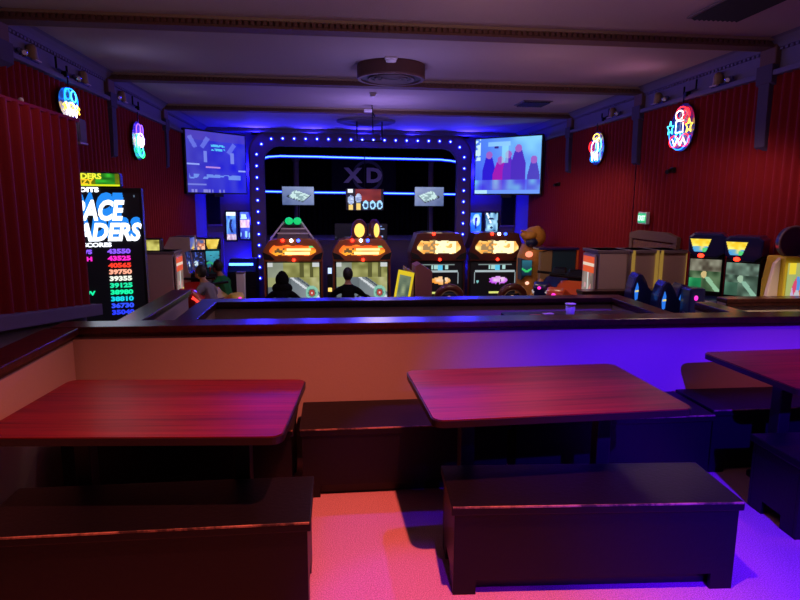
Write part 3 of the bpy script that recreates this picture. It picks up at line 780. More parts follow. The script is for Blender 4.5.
# ------------------------------------------------------------------ tall score cabinet
SY = 6.55
sx0, sx1 = at(40, 250, Y=SY).x, at(148, 250, Y=SY).x
SW = sx1-sx0-.09; sxc = (sx0+sx1)/2; zf = floor_z(SY); ST = at(140, 188, Y=SY).z-zf; SM = at(100, 172, Y=SY).z-zf
SROT = math.radians(13)
sc = thing('score_cabinet', 'tall arcade cabinet with a big black screen of coloured high scores by the red partition', 'arcade machine', (sxc+.0, SY-.06, zf), SROT)
B().box((0, .16, ST/2), (SW+.02, .27, ST), bev=.01).obj('body', M['black'], sc)
B().box((-.05, .14, (ST+SM)/2+.0), (SW-.26, .24, SM-ST), bev=.03).obj('marquee_box', M['black'], sc)
B().box((0, -.25, .30), (SW*.9, .55, .6), bev=.03).obj('control_desk', M['black'], sc)
def stars(u, v):
    return (90, 110, 130) if vn(u*97, v*131, 5) > .985 else (6, 5, 9)
picture('display', SW-.03, ST-.08, 70, 100, stars, sc, (0, .012, ST/2-.01), s=1)
def marq(u, v):
    if v < .16: return (230, 240, 30)
    c = mixc((60, 70, 8), (120, 130, 14), vn(u*6, v*3))
    if .68 < u < .95: c = mixc((24, 90, 20), (60, 200, 50), vn(u*14, v*5, 2))
    return c
mw = SW-.28; mh = SM-ST-.03
picture('marquee', mw, mh, 50, 14, marq, sc, (-.05, .005, (ST+SM)/2), s=1)
EM = lambda n, c, s=1.2: emat(n, c, s)
T1 = EM('score_white', (240, 245, 255), 2.2); T2 = EM('score_blue', (30, 130, 230), 1.2)
SX = sxc
def srow(py): return at(110, py, Y=SY).z-zf
def sxx(px): return at(px, 250, Y=SY).x-sxc
k_ = SY/600*1.02
text('marquee_text', 'SPACE INVADERS', .075, EM('marquee_yellow', (235, 235, 60), 1.2), sc, (sxx(108), -.002, srow(179)), align='RIGHT', bold=.003, sx=1.1)
text('marquee_text', 'FRENZY', .07, EM('marquee_orange', (250, 200, 40), 1.2), sc, (sxx(100), -.002, srow(184.5)), align='RIGHT', bold=.003, sx=1.15)
text('score_text', 'CREDITS', .062, T1, sc, (sxx(104.5), .004, srow(192)), align='RIGHT', bold=.003, sx=1.36)
for m_, dz, dy in ((T2, .075, .004), (T2, .055, .003), (T2, .03, .002), (T1, 0, -.004)):
    text('title_text', 'SPACE', .275, m_, sc, (sxx(124.5)-dz*.2, dy, srow(219.5)+dz), align='RIGHT', bold=.011, shear=.25, sx=.70)
for m_, dz, dy in ((T2, .06, .004), (T2, .03, .002), (T1, 0, -.004)):
    text('title_text', 'INVADERS', .245, m_, sc, (sxx(140)-dz*.2, dy, srow(240)+dz), align='RIGHT', bold=.010, shear=.25, sx=.80)
text('score_text', 'HIGH SCORES', .058, T1, sc, (sxx(113), .004, srow(246.5)), align='RIGHT', bold=.002, sx=1.3)
rows = [('WS', '43550', (140, 90, 255), 251.5), ('AH', '43525', (255, 40, 200), 258.5), ('', '40565', (255, 60, 40), 265.5), ('', '39750', (255, 170, 140), 272),
        ('', '39355', (235, 240, 225), 278.7), ('', '39125', (30, 225, 160), 285.5), ('OV', '38980', (20, 235, 160), 292.3), ('', '38810', (20, 200, 220), 299),
        ('I', '36730', (50, 80, 255), 305.7), ('E', '35040', (40, 60, 255), 312.3)]
for nm, num, col, py in rows:
    mm = EM('score_row', col, 1.25)
    text('score_text', num, .064, mm, sc, (sxx(130.5), .002, srow(py+1.8)), align='RIGHT', bold=.003, sx=1.36)
    if num in ('43550', '43525', '38980', '36730', '35040'):
        text('score_text', nm, .058, mm, sc, (sxx(94), .002, srow(py+1.8)), align='RIGHT', bold=.003, sx=1.3)

# ------------------------------------------------------------------ racing machines by the stage
def race_road(u, v, seed=0):
    if v > .62:
        c = mixc((120, 120, 60), (190, 190, 120), vn(u*8+seed, v*9, 3))
        if u < .3: c = mixc(c, (150, 165, 175), .6)
        if .62 < u < .7 or .82 < u < .88: c = (96, 96, 50)
    else:
        c = mixc((150, 160, 165), (95, 105, 112), vn(u*4, v*3+seed, 2)*.6+(.4 if u < .45 else 0))
        x = .44+(.62-v)*1.0
        if abs(u-x) < .03+.04*(.62-v): c = (235, 240, 245)
        if abs(u-x-.12) < .02: c = (70, 80, 90)
        if u > x+.16: c = mixc((150, 150, 80), (205, 205, 150), vn(u*9, v*9))
        if u < .16 and v > .35: c = (170, 175, 120)
    d = math.hypot((u-.85)/.125, (v-.2)/.19)
    if d < 1: c = (150, 215, 190)
    if d < .62: c = (90, 130, 120)
    if d < .42: c = (200, 60, 50)
    if d < .2: c = (235, 225, 220)
    if v > .9 and (u < .1 or u > .86): c = (225, 230, 230)
    return c
def race_dark(u, v, accent, seed=0):
    c = (8, 8, 12)
    if abs(v-.86) < .05 and .36 < u < .80 and vn(u*22, 1, 7) > .3: c = (170, 215, 210)
    if abs(v-.86) < .075 and .5 < u < .6: c = (90, 200, 240)
    if abs(v-.93) < .014 and .15 < u < .85: c = (120, 135, 135)
    if abs(v-.75) < .014 and .08 < u < .92: c = (170, 185, 190)
    if (abs(u-.07) < .008 or abs(u-.93) < .008) and .42 < v < .72: c = (150, 165, 170)
    dx = (u-.57)/.2; dy = (v-.5)/.1
    if dx*dx+dy*dy < 1 and vn(u*16, v*10, seed) > .22: c = mixc(accent, (255, 245, 240), vn(u*12, v*12, 3)*.8)
    if abs(v-.16) < .03 and .38 < u < .62: c = (220, 225, 120)
    if math.hypot((u-.14)*1.6, v-.47) < .04: c = (120, 190, 190)
    return c
def marquee_fn(u, v):
    c = mixc((230, 60, 20), (255, 190, 50), vn(u*5, v*4, 2)*.7+.35*(.7-abs(v-.45)))
    if .1 < u < .32 and vn(u*16, v*9, 6) > .55: c = (90, 70, 40)
    if .36 < u < .9 and abs(v-.62) < .09: c = (255, 225, 150)
    if .32 < u < .88 and abs(v-.34) < .12 and vn(u*18, v*5, 4) > .25: c = (255, 235, 160)
    if u > .85 and v > .78: c = (90, 200, 110)
    return c
def marquee_fn2(u, v):
    c = mixc((235, 150, 60), (255, 235, 150), vn(u*5, v*4, 5))
    if .14 < u < .42 and vn(u*15, v*9, 6) > .5: c = (150, 120, 80)
    if .42 < u < .9 and vn(u*13, v*7, 4) > .4: c = (255, 245, 190)
    return c
def hexmask(u, v): return abs(u-.5) < .5-.20*max(0, (.45-v)/.45)-.10*max(0, (v-.6)/.4) and not (v < .12+.1*vn(u*9, 1, 3) or v > .9+.1*vn(u*8, 2, 5))
def racing(label, px0, px1, py_t, Y, shell, screen, marq_fn, topper, beacons, seat_h, floorz=FA, ms=1.0, ss=1.0):
    a, c = at(px0, 264, Y=Y), at(px1, 264, Y=Y); W = c.x-a.x; cx = (a.x+c.x)/2
    zt = at((px0+px1)/2, py_t, Y=Y).z-floorz; zh = at(cx, 262.5, Y=Y).z-floorz; zb = .62
    t = thing('racing_machine', label, 'arcade machine', (cx, Y, floorz), 0, 'racing machines in front of the stage')
    h = W/2
    B().prism([(-h*1.0, zh), (h*1.0, zh), (h*1.05, zh+.16), (h*1.0, zh+.26), (h*.80, zt-.03), (h*.55, zt), (-h*.55, zt), (-h*.80, zt-.03), (-h*1.0, zh+.26), (-h*1.05, zh+.16)], -.10, .5, 'Y', bev=.02).obj('header', M[shell], t)
    # screen housing and bezel
    B().box((0, .26, (zb+zh)/2), (W, .46, zh-zb), bev=.012).obj('screen_housing', M[shell], t)
    sw, sh = W*.90, (zh-zb)*.93
    B().box((0, .02, (zb+zh)/2), (sw+.06, .04, sh+.04)).obj('bezel', M['black'], t)
    picture('display', sw, sh, 60, 36, screen, t, (0, -.003, (zb+zh)/2), s=ss)
    picture('marquee', W*.80, (zt-zh)*.56, 46, 22, marq_fn, t, (0, -.112, zh+(zt-zh)*.46), s=ms, mask=hexmask)
    for sg in (-1, 1):   # dark scoops either side of the marquee
        B().prism([(sg*h*.98, zh+.05), (sg*h*.62, zh+.04), (sg*h*.78, zh+.14), (sg*h*1.04, zh+.20)], -.125, -.09, 'Y').obj('scoop', M['black'], t)
        B().prism([(-.02, 0), (.5, 0), (.5, zh), (.0, zh), (-.02, zb)], sg*h*.995, sg*h*1.02, 'X', bev=.004).obj('side_panel', M[shell], t)
    B().prism([(-.55, 0), (.48, 0), (.48, zb), (-.1, zb), (-.42, zb-.05), (-.55, .3)], -h*.8, h*.8, 'X', bev=.02).obj('dash', M['black'], t)
    ring = [(.17*math.cos(2*PI*i/20), -.60-.05*math.sin(2*PI*i/20), zb+.08+.17*math.sin(2*PI*i/20)) for i in range(20)]
    B().tube(ring, .018, 8, closed=True).cyl((0, -.60, zb+.08), (0, -.45, zb), .03).cyl((-.16, -.6, zb+.08), (.16, -.6, zb+.08), .015).obj('steering_wheel', M['black'], t, smooth=True)
    # seat on its rail
    B().box((0, -.85, .09), (.46, 1.3, .18), bev=.03).obj('platform', M['black'], t)
    B().box((0, -1.05, .32), (.46, .46, .26), bev=.06).obj('seat', M['black'], t)
    arch_ = []
    for i in range(13):
        q = PI-PI*i/12; arch_.append((.23*math.cos(q), -1.33-.04*math.sin(q), seat_h-.24+.22*math.sin(q)))
    arch_ = [(-.25, -1.28, .35), (-.24, -1.30, .6)]+arch_+[(.24, -1.30, .6), (.25, -1.28, .35)]
    B().tube(arch_, .075, 10).obj('backrest_shell', M[shell], t, smooth=True)
    B().box((0, -1.29, (seat_h-.16+.35)/2), (.38, .06, seat_h-.16-.35), bev=.02).obj('backrest', M['black'], t)
    B().sph((0, -1.345, seat_h-.33), .10, (.9, .3, 1.4)).obj('opening_glow', emat('seat_glow', (255, 190, 150), 1.1 if shell == 'dbrown' else .1), t)  # brightness inside the seat opening put in as a glowing blob
    # beacons
    zb2 = zt-.035
    for x, mk in beacons:
        B().sph((x*W, -.115, zb2), .035, n=10).obj('beacon', M[mk], t, smooth=True)
    B().sph((.02, -.115, zh+.035), .032, n=10).obj('beacon', M['ered'], t, smooth=True)
    if topper == 'siren':
        f = B(); zt0 = zt
        for (x0_, x1_) in ((-.50, -.20), (.46, .19)):
            f.tube([(x0_*W*.78, .05, zt0-.02), (x1_*W*.78, .12, zt0+.34)], .02, 6)
        for zz, ww in ((.10, .36), (.20, .28)): f.box((0, .10, zt0+zz), (ww*W*1.5, .03, .03))
        f.obj('topper_frame', M['white'], t)
        B().prism([(-.30*W, zt0-.02), (.30*W, zt0-.02), (.16*W, zt0+.3), (-.16*W, zt0+.3)], .12, .2, 'Y').obj('topper_panel', M['greyw'], t)
        for x in (-.062, .082): B().sph((x*W+.0, .06, zt0+.36), .085, (1.0, .8, .9)).obj('siren', M['egreen'], t, smooth=True)
        B().box((0, .06, zt0+.27), (.30*W, .1, .02)).obj('siren_shelf', M['black'], t)
    if topper == 'gauges':
        for x, rz, sx in ((-.04, 0, 1.0), (.22, .95, 1.0)):
            r_ = .16
            g = B().lathe([(.001, .06), (r_, .06), (r_*1.1, .03), (r_*1.1, -.03), (r_*.9, -.045), (r_*.85, -.02), (.001, -.02)], n=28).obj('gauge', M['dbrown'], t, smooth=False, loc=(x*W, .05, zt+.17), rot=(PI/2, 0, rz))
            g.scale = (sx, 1.35, 1)
            d_ = B().lathe([(.001, .012), (r_*.62, .010), (r_*.68, 0)], n=28).obj('gauge_face', M['eyel'], g, loc=(0, 0, .022), smooth=True)
            d_.location = (0, 0, .061)
        B().box((.08*W, .12, zt+.02), (.55*W, .12, .06), bev=.01).obj('gauge_base', M['redor'], t)
    return t
RY = 12.7
BC3 = [(-.17, 'ered'), (-.02, 'ewhite'), (.10, 'eblu2')]
racing('leftmost racing machine, orange shell with a green siren topper', 264.5, 322, 238.5, RY, 'orange', lambda u, v: race_road(u, v, 0), marquee_fn, 'siren', BC3, .85, ms=1.4, ss=.8)
racing('orange racing machine with two yellow round gauges on top', 333.5, 390, 238.5, RY, 'orange', lambda u, v: race_road(u, v, 5), marquee_fn, 'gauges', BC3, .85, ms=1.4, ss=.8)
racing('dark brown racing machine behind the small kiosk, orange logo on its black screen', 411, 464.5, 232, RY, 'dbrown', lambda u, v: race_dark(u, v, (250, 150, 30), 2), marquee_fn2, None, [(-.1, 'ered')], 1.12, ms=1.3)
racing('rightmost dark brown racing machine with a violet logo on its black screen', 468.5, 521.5, 232, RY, 'dbrown', lambda u, v: race_dark(u, v, (190, 60, 240), 4), marquee_fn2, None, [(-.10, 'ered'), (.03, 'ewhite'), (.15, 'eblu2')], 1.12, ms=1.3)
# slim stand with lit panel between the two orange machines
q = at(330, 285, Y=12.55)
t = thing('card_reader_post', 'slim dark post with white and yellow lit panels between the orange racing machines', 'card reader', (q.x, 12.55, FA))
zz = at(330, 266, Y=12.55).z-FA
B().box((0, .06, zz/2), (.11, .1, zz), bev=.01).obj('post', M['black'], t)
B().box((0, .0, zz-.10), (.08, .02, .12)).obj('upper_display', EM('reader_white', (190, 210, 255), 1.4), t)
B().box((0, .0, zz-.5), (.08, .02, .08)).obj('lower_display', EM('reader_yellow', (255, 210, 110), 1.3), t)

# ------------------------------------------------------------------ people
def person(name, label, loc, rz, shirt, hair_m, arms, lean=.1, sc_=1.0, hair_long=False, hood=False):
    """seated figure facing +Y in its own frame, hip joint at (0,0,.47)"""
    t = thing(name, label, 'person', loc, rz)
    V = []; E_ = []; R = []
    def v(p, r, par=None):
        V.append(Vector(p)*sc_); R.append(r*sc_)
        if par is not None: E_.append((par, len(V)-1))
        return len(V)-1
    L = lean
    hip = v((0, 0, .52), .135); wa = v((0, L*.4, .68), .125, hip); ch = v((0, L, .88), .145, wa); nk0 = v((0, L*1.3, 1.02), .10, ch)
    nk = v((0, L*1.4, 1.10), .055, nk0); hd0 = v((0, L*1.6+.01, 1.17), .07, nk)
    for sg in (-1, 1):
        sh = v((sg*.19, L*1.15, .97), .068, nk0)
        e = Vector(arms[0]); w = Vector(arms[1])
        el = v((sg*e.x, e.y, e.z), .045, sh); wr = v((sg*w.x, w.y, w.z), .030, el)
        d = (w-e).normalized(); pm = v((sg*(w.x-.01), w.y+d.y*.07, w.z+d.z*.07), .030, wr)
        for k in range(4):
            fx = w.x-.035+k*.022; l = (.052, .06, .056, .045)[k]
            f1 = v((sg*fx, w.y+d.y*.11, w.z+d.z*.11+.012), .010, pm)
            f2 = v((sg*fx, w.y+d.y*.11+l*.6, w.z+d.z*.11), .009, f1); v((sg*fx, w.y+d.y*.11+l*.6, w.z+d.z*.11-l*.6), .008, f2)
        th = v((sg*(w.x-.05), w.y+d.y*.06, w.z+.012), .011, pm); v((sg*(w.x-.062), w.y+d.y*.06+.03, w.z+.01), .009, th)
        kn0 = v((sg*.11, .12, .50), .098, hip); kn = v((sg*.15, .44, .50), .066, kn0); an = v((sg*.15, .50, .10), .042, kn)
        v((sg*.16, .60, .05), .036, an)
    me = bpy.data.meshes.new('body'); me.from_pydata(V, E_, []); me.update()
    o = bpy.data.objects.new('body', me); C.objects.link(o)
    sk = o.modifiers.new('skin', 'SKIN')
    for i, sv in enumerate(me.skin_vertices[0].data): sv.radius = (R[i], R[i]); sv.use_root = (i == 0)
    o.modifiers.new('sub', 'SUBSURF').levels = 1
    dg = bpy.context.evaluated_depsgraph_get(); me2 = bpy.data.meshes.new_from_object(o.evaluated_get(dg))
    bpy.data.objects.remove(o)
    b = B(); b.bm.from_mesh(me2)
    hc = Vector((0, L*1.6+.03, 1.255))*sc_
    b.sph(hc, .105*sc_, (.80, .95, 1.15), n=14)
    b.sph(hc+Vector((0, .075, -.05))*sc_, .055*sc_, (.95, .7, .9), n=8)          # jaw
    b.sph(hc+Vector((0, .108, -.01))*sc_, .018*sc_, (.8, 1, 1.5), n=6)           # nose
    for sg in (-1, 1):
        b.sph(hc+Vector((sg*.084, -.005, -.01))*sc_, .028*sc_, (.4, .7, 1), n=6)  # ears
        b.sph(hc+Vector((sg*.034, .086, .012))*sc_, .014*sc_, n=6)               # eyes
    b.sph(hc+Vector((0, .098, -.055))*sc_, .022*sc_, (1.2, .5, .4), n=6)         # mouth
    o = b.obj('body', [M['skin'], shirt, M['jeans']], None)
    rm = o.modifiers.new('r', 'REMESH'); rm.mode = 'VOXEL'; rm.voxel_size = .011; rm.use_smooth_shade = True
    dg = bpy.context.evaluated_depsgraph_get(); me3 = bpy.data.meshes.new_from_object(o.evaluated_get(dg))
    o.modifiers.clear(); o.data = me3; o.parent = t
    hand = Vector((arms[1][0], arms[1][1], arms[1][2]))*sc_
    for p in me3.polygons:
        c = p.center; p.use_smooth = True
        if c.z > 1.09*sc_: p.material_index = 0
        elif (Vector((abs(c.x), c.y, c.z))-hand).length < .14*sc_ and c.y > hand.y-.02*sc_: p.material_index = 0
        elif c.z < .60*sc_: p.material_index = 2
        else: p.material_index = 1
    h = B()
    h.sph(hc+Vector((0, -.018, .025))*sc_, .112*sc_, (.86, .92, 1.12), n=14)
    if hair_long: h.sph(hc+Vector((0, -.06, -.10))*sc_, .12*sc_, (1.05, .7, 1.5), n=12)
    if hood:
        h.sph(hc+Vector((0, -.03, -.02))*sc_, .125*sc_, (1.0, .95, 1.2), n=12); h.sph(hc+Vector((0, -.05, -.17))*sc_, .15*sc_, (1.25, .75, .8), n=12)
    # keep the face free
    for vv in list(h.bm.verts):
        if vv.co.y > hc.y+.055*sc_ and vv.co.z < hc.z+.055*sc_: h.bm.verts.remove(vv)
    h.obj('hood' if hood else 'hair', hair_m, t, smooth=True)
    return t
PA = ((.36, .22, .80), (.17, .40, .74))
q = at(282, 285, Y=11.72)
person('person', 'person in black hooded top driving the siren-topped racing machine, seen from behind', (q.x, 11.62, FA-.10), 0, M['blk'], M['blk'], PA, .10, 1.06, hair_long=False, hood=True)
q = at(348, 285, Y=11.72)
person('person', 'person with short dark hair driving the racing machine with yellow gauges, seen from behind', (q.x, 11.62, FA-.02), 0, M['blk'], M['hair'], ((.36, .22, .80), (.19, .40, .74)), .08, 1.05)

# ------------------------------------------------------------------ motorcycle ride machines
def motorcycle(label, loc, rz, body, glow_m, accent, k=1.12):
    """faces +Y (front wheel towards its screen)"""
    t = thing('motorcycle_ride', label, 'ride-on motorcycle', loc, rz, 'ride-on motorcycle games')
    B().box((0, 0, .06), (.55, 1.5, .12), bev=.03).obj('base', M['black'], t)
    for y in (-.5, .52):
        ring = [(0, y+.25*math.cos(2*PI*i/22), .38+.25*math.sin(2*PI*i/22)) for i in range(22)]
        B().tube(ring, .06, 8, closed=True).obj('tyre', M['black'], t, smooth=True)
        B().cyl((-.03, y, .38), (.03, y, .38), .17, n=20).obj('rim', M['greyw'], t)
    fb = B().prism([(-.72, .86), (-.60, .95), (-.20, .72), (.05, .80), (.26, .92), (.40, .86), (.62, .66), (.50, .46), (.1, .36), (-.3, .42), (-.42, .60)], -.13, .13, 'X', bev=.04)
    for vv in fb.bm.verts:
        y_ = vv.co.y; f_ = .45+.55*max(0, min(1, (y_+.75)/.55)); f_ *= 1-.35*max(0, (y_-.3)/.3); vv.co.x *= f_*(.75+.5*max(0, min(1, (vv.co.z-.35)/.3)))
    fb.obj('fairing', body, t, smooth=True)
    B().prism([(-.55, .82), (-.16, .70), (.0, .75), (-.05, .80), (-.50, .89)], -.10, .10, 'X', bev=.03).obj('saddle', M['black'], t)
    B().prism([(.30, .90), (.44, .86), (.40, 1.04), (.34, 1.02)], -.09, .09, 'X', bev=.02).obj('windscreen', M['blackm'], t)
    B().tube([(-.27, .20, .98), (-.1, .28, .96), (.1, .28, .96), (.27, .20, .98)], .018, 8).obj('handlebar', M['blackm'], t)
    for sg in (-1, 1):
        B().tube([(sg*.08, -.68, .84), (sg*.14, -.2, .64), (sg*.165, .2, .74), (sg*.14, .5, .62)], .020, 6).obj('light_strip', glow_m, t)
        B().tube([(sg*.12, -.42, .54), (sg*.14, 0, .48), (sg*.13, .40, .46)], .018, 6).obj('light_strip', glow_m, t)
    B().sph((0, -.70, .88), .022, n=8).obj('tail_light', accent, t)
    t.scale = (k, k, k)
    return t
q = at(191, 297, Y=9.75)
motorcycle('black and red ride-on motorcycle with glowing red strips beside the grey prize machine', (q.x+.0, 9.98, FM), math.radians(4), M['red'], M['eredstrip'], M['epink'], 1.18)
q = at(203, 297, Y=10.7)
motorcycle('yellow ride-on motorcycle under the two children', (q.x+.22, 10.80, FA), math.radians(35), M['yel'], M['eredstrip'], M['epink'], 1.28)
q = at(214, 285, Y=9.9)
KA = ((.30, .25, .82), (.15, .42, .88))
person('person', 'child in a grey top leaning forward on the yellow ride-on motorcycle', (q.x+.03, 9.95, FM+.13), math.radians(62), M['greycl'], M['hair'], KA, .20, .90)
q = at(229, 285, Y=11.35)
person('person', 'child in a green top close behind the child in grey', (q.x+.0, 11.45, FA+.30), math.radians(62), M['greencl'], M['hair'], KA, .16, .95)

# ------------------------------------------------------------------ left wall machines
def crane(label, loc, rz, w, d, h, lit=True, gold=True, topper=False, name='prize_machine'):
    """front faces -Y"""
    t = thing(name, label, 'prize machine', loc, rz)
    B().box((0, d*.5+.012, h/2), (w-.03, d-.03, h), bev=.01).obj('cabinet', M['grey'], t)
    for sg in (-1, 1):
        B().box((sg*(w/2-.006), d*.5, h/2), (.012, d-.05, h-.06)).obj('side_panel', M['greyl'], t)
        if gold: B().box((sg*(w/2-.015), -.0, h/2), (.035, .035, h), bev=.006).obj('corner_trim', M['egold'], t)
    B().box((0, d*.5, h-.02), (w+.02, d+.02, .04), bev=.008).obj('top_cap', M['greyw'], t)
    if lit:
        def shelf(u, v):
            if v > .80:
                return (240, 90, 40) if vn(1, v*40, 2) > .4 else (250, 225, 200)
            c = mixc((110, 92, 84), (170, 150, 140), vn(u*5, v*8, 3))
            if abs(v-.5) < .03: c = (235, 210, 120)
            if .2 < u < .8 and vn(u*9, v*13, 4) > .62: c = mixc((210, 80, 50), (230, 200, 220), vn(u*20, v*20, 9))
            if abs(u-.5) < .04: c = (220, 230, 225)
            return c
        B().box((0, -.008, h*.62), (w-.08, .02, h*.68)).obj('window_frame', M['greyl'], t)
        picture('window_display', w-.12, h*.64, 20, 48, shelf, t, (0, -.022, h*.62), s=.8)
        B().box((0, -.03, h*.18), (w*.5, .05, h*.14), bev=.01).obj('prize_door', M['black'], t)
    return t
cx1 = at(178, 270, Y=9.8).x
zc = at(165, 252, Y=9.5).z-FM
CL = crane('grey prize machine with a lit striped window beside the tall score cabinet', (-2.47, 9.78, FM), PI/2, .50, .52, zc, gold=False)
B().box((-.12, .34, zc+.10), (.2, .28, .2), bev=.01).obj('topper_box', M['black'], CL)
picture('topper_sign', .26, .16, 14, 9, lambda u, v: mixc((120, 110, 40), (240, 235, 130), vn(u*5, v*4)), CL, (-.223, .34, zc+.10), rot=(0, 0, -PI/2), s=1)
B().box((.0, -.03, zc*.60), (.46, .03, .03)).obj('neon_strip', M['eyelstrip'], CL)

def upright(label, loc, rz, w, h, scr, mq, side='black', ms=1.1, ss=1.0):
    """classic cabinet, front faces -Y"""
    t = thing('upright_arcade_cabinet', label, 'arcade machine', loc, rz, 'upright cabinets along the left wall')
    prof = [(-.30, 0), (.30, 0), (.30, h*.86), (.12, h), (-.20, h), (-.20, h-.22), (-.10, h-.26), (-.16, h-.60), (-.34, h-.70), (-.34, h-.82)]
    for sg in (-1, 1): B().prism(prof, sg*(w/2-.02), sg*w/2, 'X').obj('side_panel', M[side], t)
    B().prism([(y+.022 if y < 0 else y-.01, z) for y, z in prof], -w/2+.021, w/2-.021, 'X').obj('cabinet', M['black'], t)
    picture('marquee', w-.05, .19, 26, 12, mq, t, (0, -.182, h-.12), rot=(-.03, 0, 0), s=ms)
    picture('display', w-.06, .33, 28, 24, scr, t, (0, -.115, h-.43), rot=(-.16, 0, 0), s=ss)
    B().cyl((-w*.2, -.25, h-.66), (-w*.2, -.25, h-.60), .012).sph((-w*.2, -.25, h-.59), .022, n=8).obj('joystick', M['red'], t, smooth=True)
    for k in range(3): B().cyl((w*(.05+.11*k), -.25, h-.67), (w*(.05+.11*k), -.25, h-.635), .018).obj('button', M['redor'], t)
    return t
def mq_a(u, v): return mixc(mixc((40, 60, 160), (90, 110, 200), u), (255, 215, 90), (1-v)*.9*vn(u*4+1, v*3, 1)*1.6)
def mq_b(u, v):
    c = mixc((60, 90, 160), (240, 120, 60), vn(u*6, v*4, 2)*1.4-.2)
    return (250, 190, 150) if vn(u*8, v*5, 8) > .62 else c
def mq_c(u, v):
    return mixc((200, 160, 40), (255, 235, 120), vn(u*4, v*3, 3)) if abs(u-.5) < .5-.2*(1-v) else (12, 12, 14)
def sc_b(u, v):
    c = mixc((8, 10, 30), (20, 40, 90), vn(u*5, v*5))
    if math.hypot((u-.5)*1.5, v-.35) < .16 and vn(u*14, v*14, 4) > .4: c = (200, 225, 235)
    if vn(u*12, v*10, 6) > .75: c = (60, 90, 190)
    return c
def sc_c(u, v):
    c = mixc((20, 90, 120), (70, 185, 205), v*.7+.3*vn(u*5, v*4))
    if vn(u*5, v*5, 9) > .6 and v < .75: c = (16, 40, 44)
    if abs(v-.2-.1*math.sin(u*6)) < .06: c = (40, 170, 110)
    return c
q = at(170, 245, Y=10.75)
upright('pale grey slope-topped arcade cabinet rising behind the grey prize machine', (-2.62, 10.62, FA), PI/2, .46, at(172, 236, Y=10.7).z-FA, sc_b, mq_a, 'greyl')
q = at(192, 255, Y=11.5)
upright('black upright cabinet with orange marquee and dark screen, left of the teal-screened one', (q.x, 11.72, FA), math.radians(22), .37, at(194, 238, Y=11.6).z-FA, sc_b, mq_b)
q = at(210.5, 255, Y=12.4)
upright('black upright cabinet with yellow marquee and teal screen under the loudspeaker panel', (q.x, 12.56, FA), math.radians(14), .33, at(212, 238, Y=12.4).z-FA, sc_c, mq_c)
# console with blue strip, white bin
q = at(243, 264, Y=13.4)
t = thing('game_console_table', 'black slanted game table with a bright blue light strip below the left posters', 'game table', (q.x, 13.4, FA))
hz = at(243, 259, Y=13.4).z-FA
B().prism([(-.2, 0), (.3, 0), (.3, hz), (.1, hz), (-.25, hz-.25), (-.25, hz-.32)], -.30, .30, 'X', bev=.015).obj('cabinet', M['black'], t)
B().box((0, -.27, at(243, 264.5, Y=13.1).z-FA), (.50, .025, .05)).obj('light_strip', emat('strip_cyan', (70, 130, 255), 6), t)
q = at(241, 280, Y=12.2)
t = thing('waste_bin', 'pale grey bin standing below the blue light strip', 'bin', (q.x, 12.2, FA))
hz = at(241, 272, Y=12.2).z-FA
B().prism([(-.06, 0), (.06, 0), (.075, hz-.02), (-.075, hz-.02)], -.12, .12, 'Y', bev=.01).obj('bin_body', M['white'], t)
B().box((0, 0, hz-.01), (.165, .26, .03), bev=.008).obj('rim', M['greyw'], t)

# small kiosk between the racing machines
YK = 10.6
q0, q1 = at(415, 297, Y=YK), at(432, 297, Y=YK)
kz = at(424, 266, Y=YK).z-FM
kx = (q0.x+q1.x)/2
ZF_ = floor_z(YK)
kz = at(424, 266, Y=YK).z-ZF_
t = thing('ticket_kiosk', 'small brown kiosk with a yellow framed picture on its left side, near the middle', 'kiosk', (kx, YK, ZF_), math.radians(0))
kw = q1.x-q0.x
B().prism([(-kw/2, 0), (kw/2, 0), (kw/2, kz-.10), (-kw*.2, kz+.04), (-kw/2, kz+.0)], 0, .5, 'Y', bev=.01).obj('cabinet', mat('plum_laminate', (140, 84, 92), .5), t)
B().prism([(-kw/2-.30, 0), (-kw/2-.02, 0), (-kw/2-.02, kz-.12), (-kw/2-.17, kz-.03)], .02, .45, 'Y', bev=.01).obj('side_wing', M['tan'], t)
def kfn(u, v):
    if u < .14 or u > .86 or v < .12 or v > .92: return (235, 205, 40)
    return mixc((70, 90, 80), (190, 200, 150), vn(u*4, v*6, 2))
picture('framed_print', .30, kz*.66, 14, 26, kfn, t, (-kw/2-.245, .0, kz*.62), rot=(0, .17, -math.radians(22)), s=.9)

# ------------------------------------------------------------------ right side machines
# beast-headed game
YD = 11.7
q = at(530, 290, Y=YD); dz = lambda py: at(530, py, Y=YD).z-FA
t = thing('beast_game', 'ochre arcade game with a big sculpted beast head on top, right of the racing machines', 'arcade machine', (q.x, YD, FA))
bw = at(543, 260, Y=YD).x-at(521, 260, Y=YD).x
B().tube([(.10, .2, 0), (.10, .2, .4), (.12, .2, dz(275)), (.08, .18, dz(258)), (.10, .16, dz(246))], [.34, .35, .35, .31, .25], 14).obj('trunk', M['creature'], t, smooth=True)
hdz = dz(237)
hb = B()
hb.sph((.07, .08, hdz), .21, (1.1, 1.1, 1.0), n=14)
hb.sph((-.08, -.06, hdz+.03), .13, (1.25, 1.1, .75), rot=(0, -.2, 0), n=12)
hb.sph((-.20, -.10, hdz+.05), .07, (1.2, 1, .8), n=10)
hb.sph((.10, .02, hdz+.17), .07, (1.3, 1, .8), n=8); hb.sph((.20, .06, hdz+.10), .07, n=8)
hb.tube([(-.18, -.12, hdz+.10), (-.28, -.16, hdz+.14), (-.30, -.18, hdz+.08)], [.03, .02, .008], 6)
o = hb.obj('beast_head', M['creature'], t)
rm = o.modifiers.new('r', 'REMESH'); rm.mode = 'VOXEL'; rm.voxel_size = .016; rm.use_smooth_shade = True
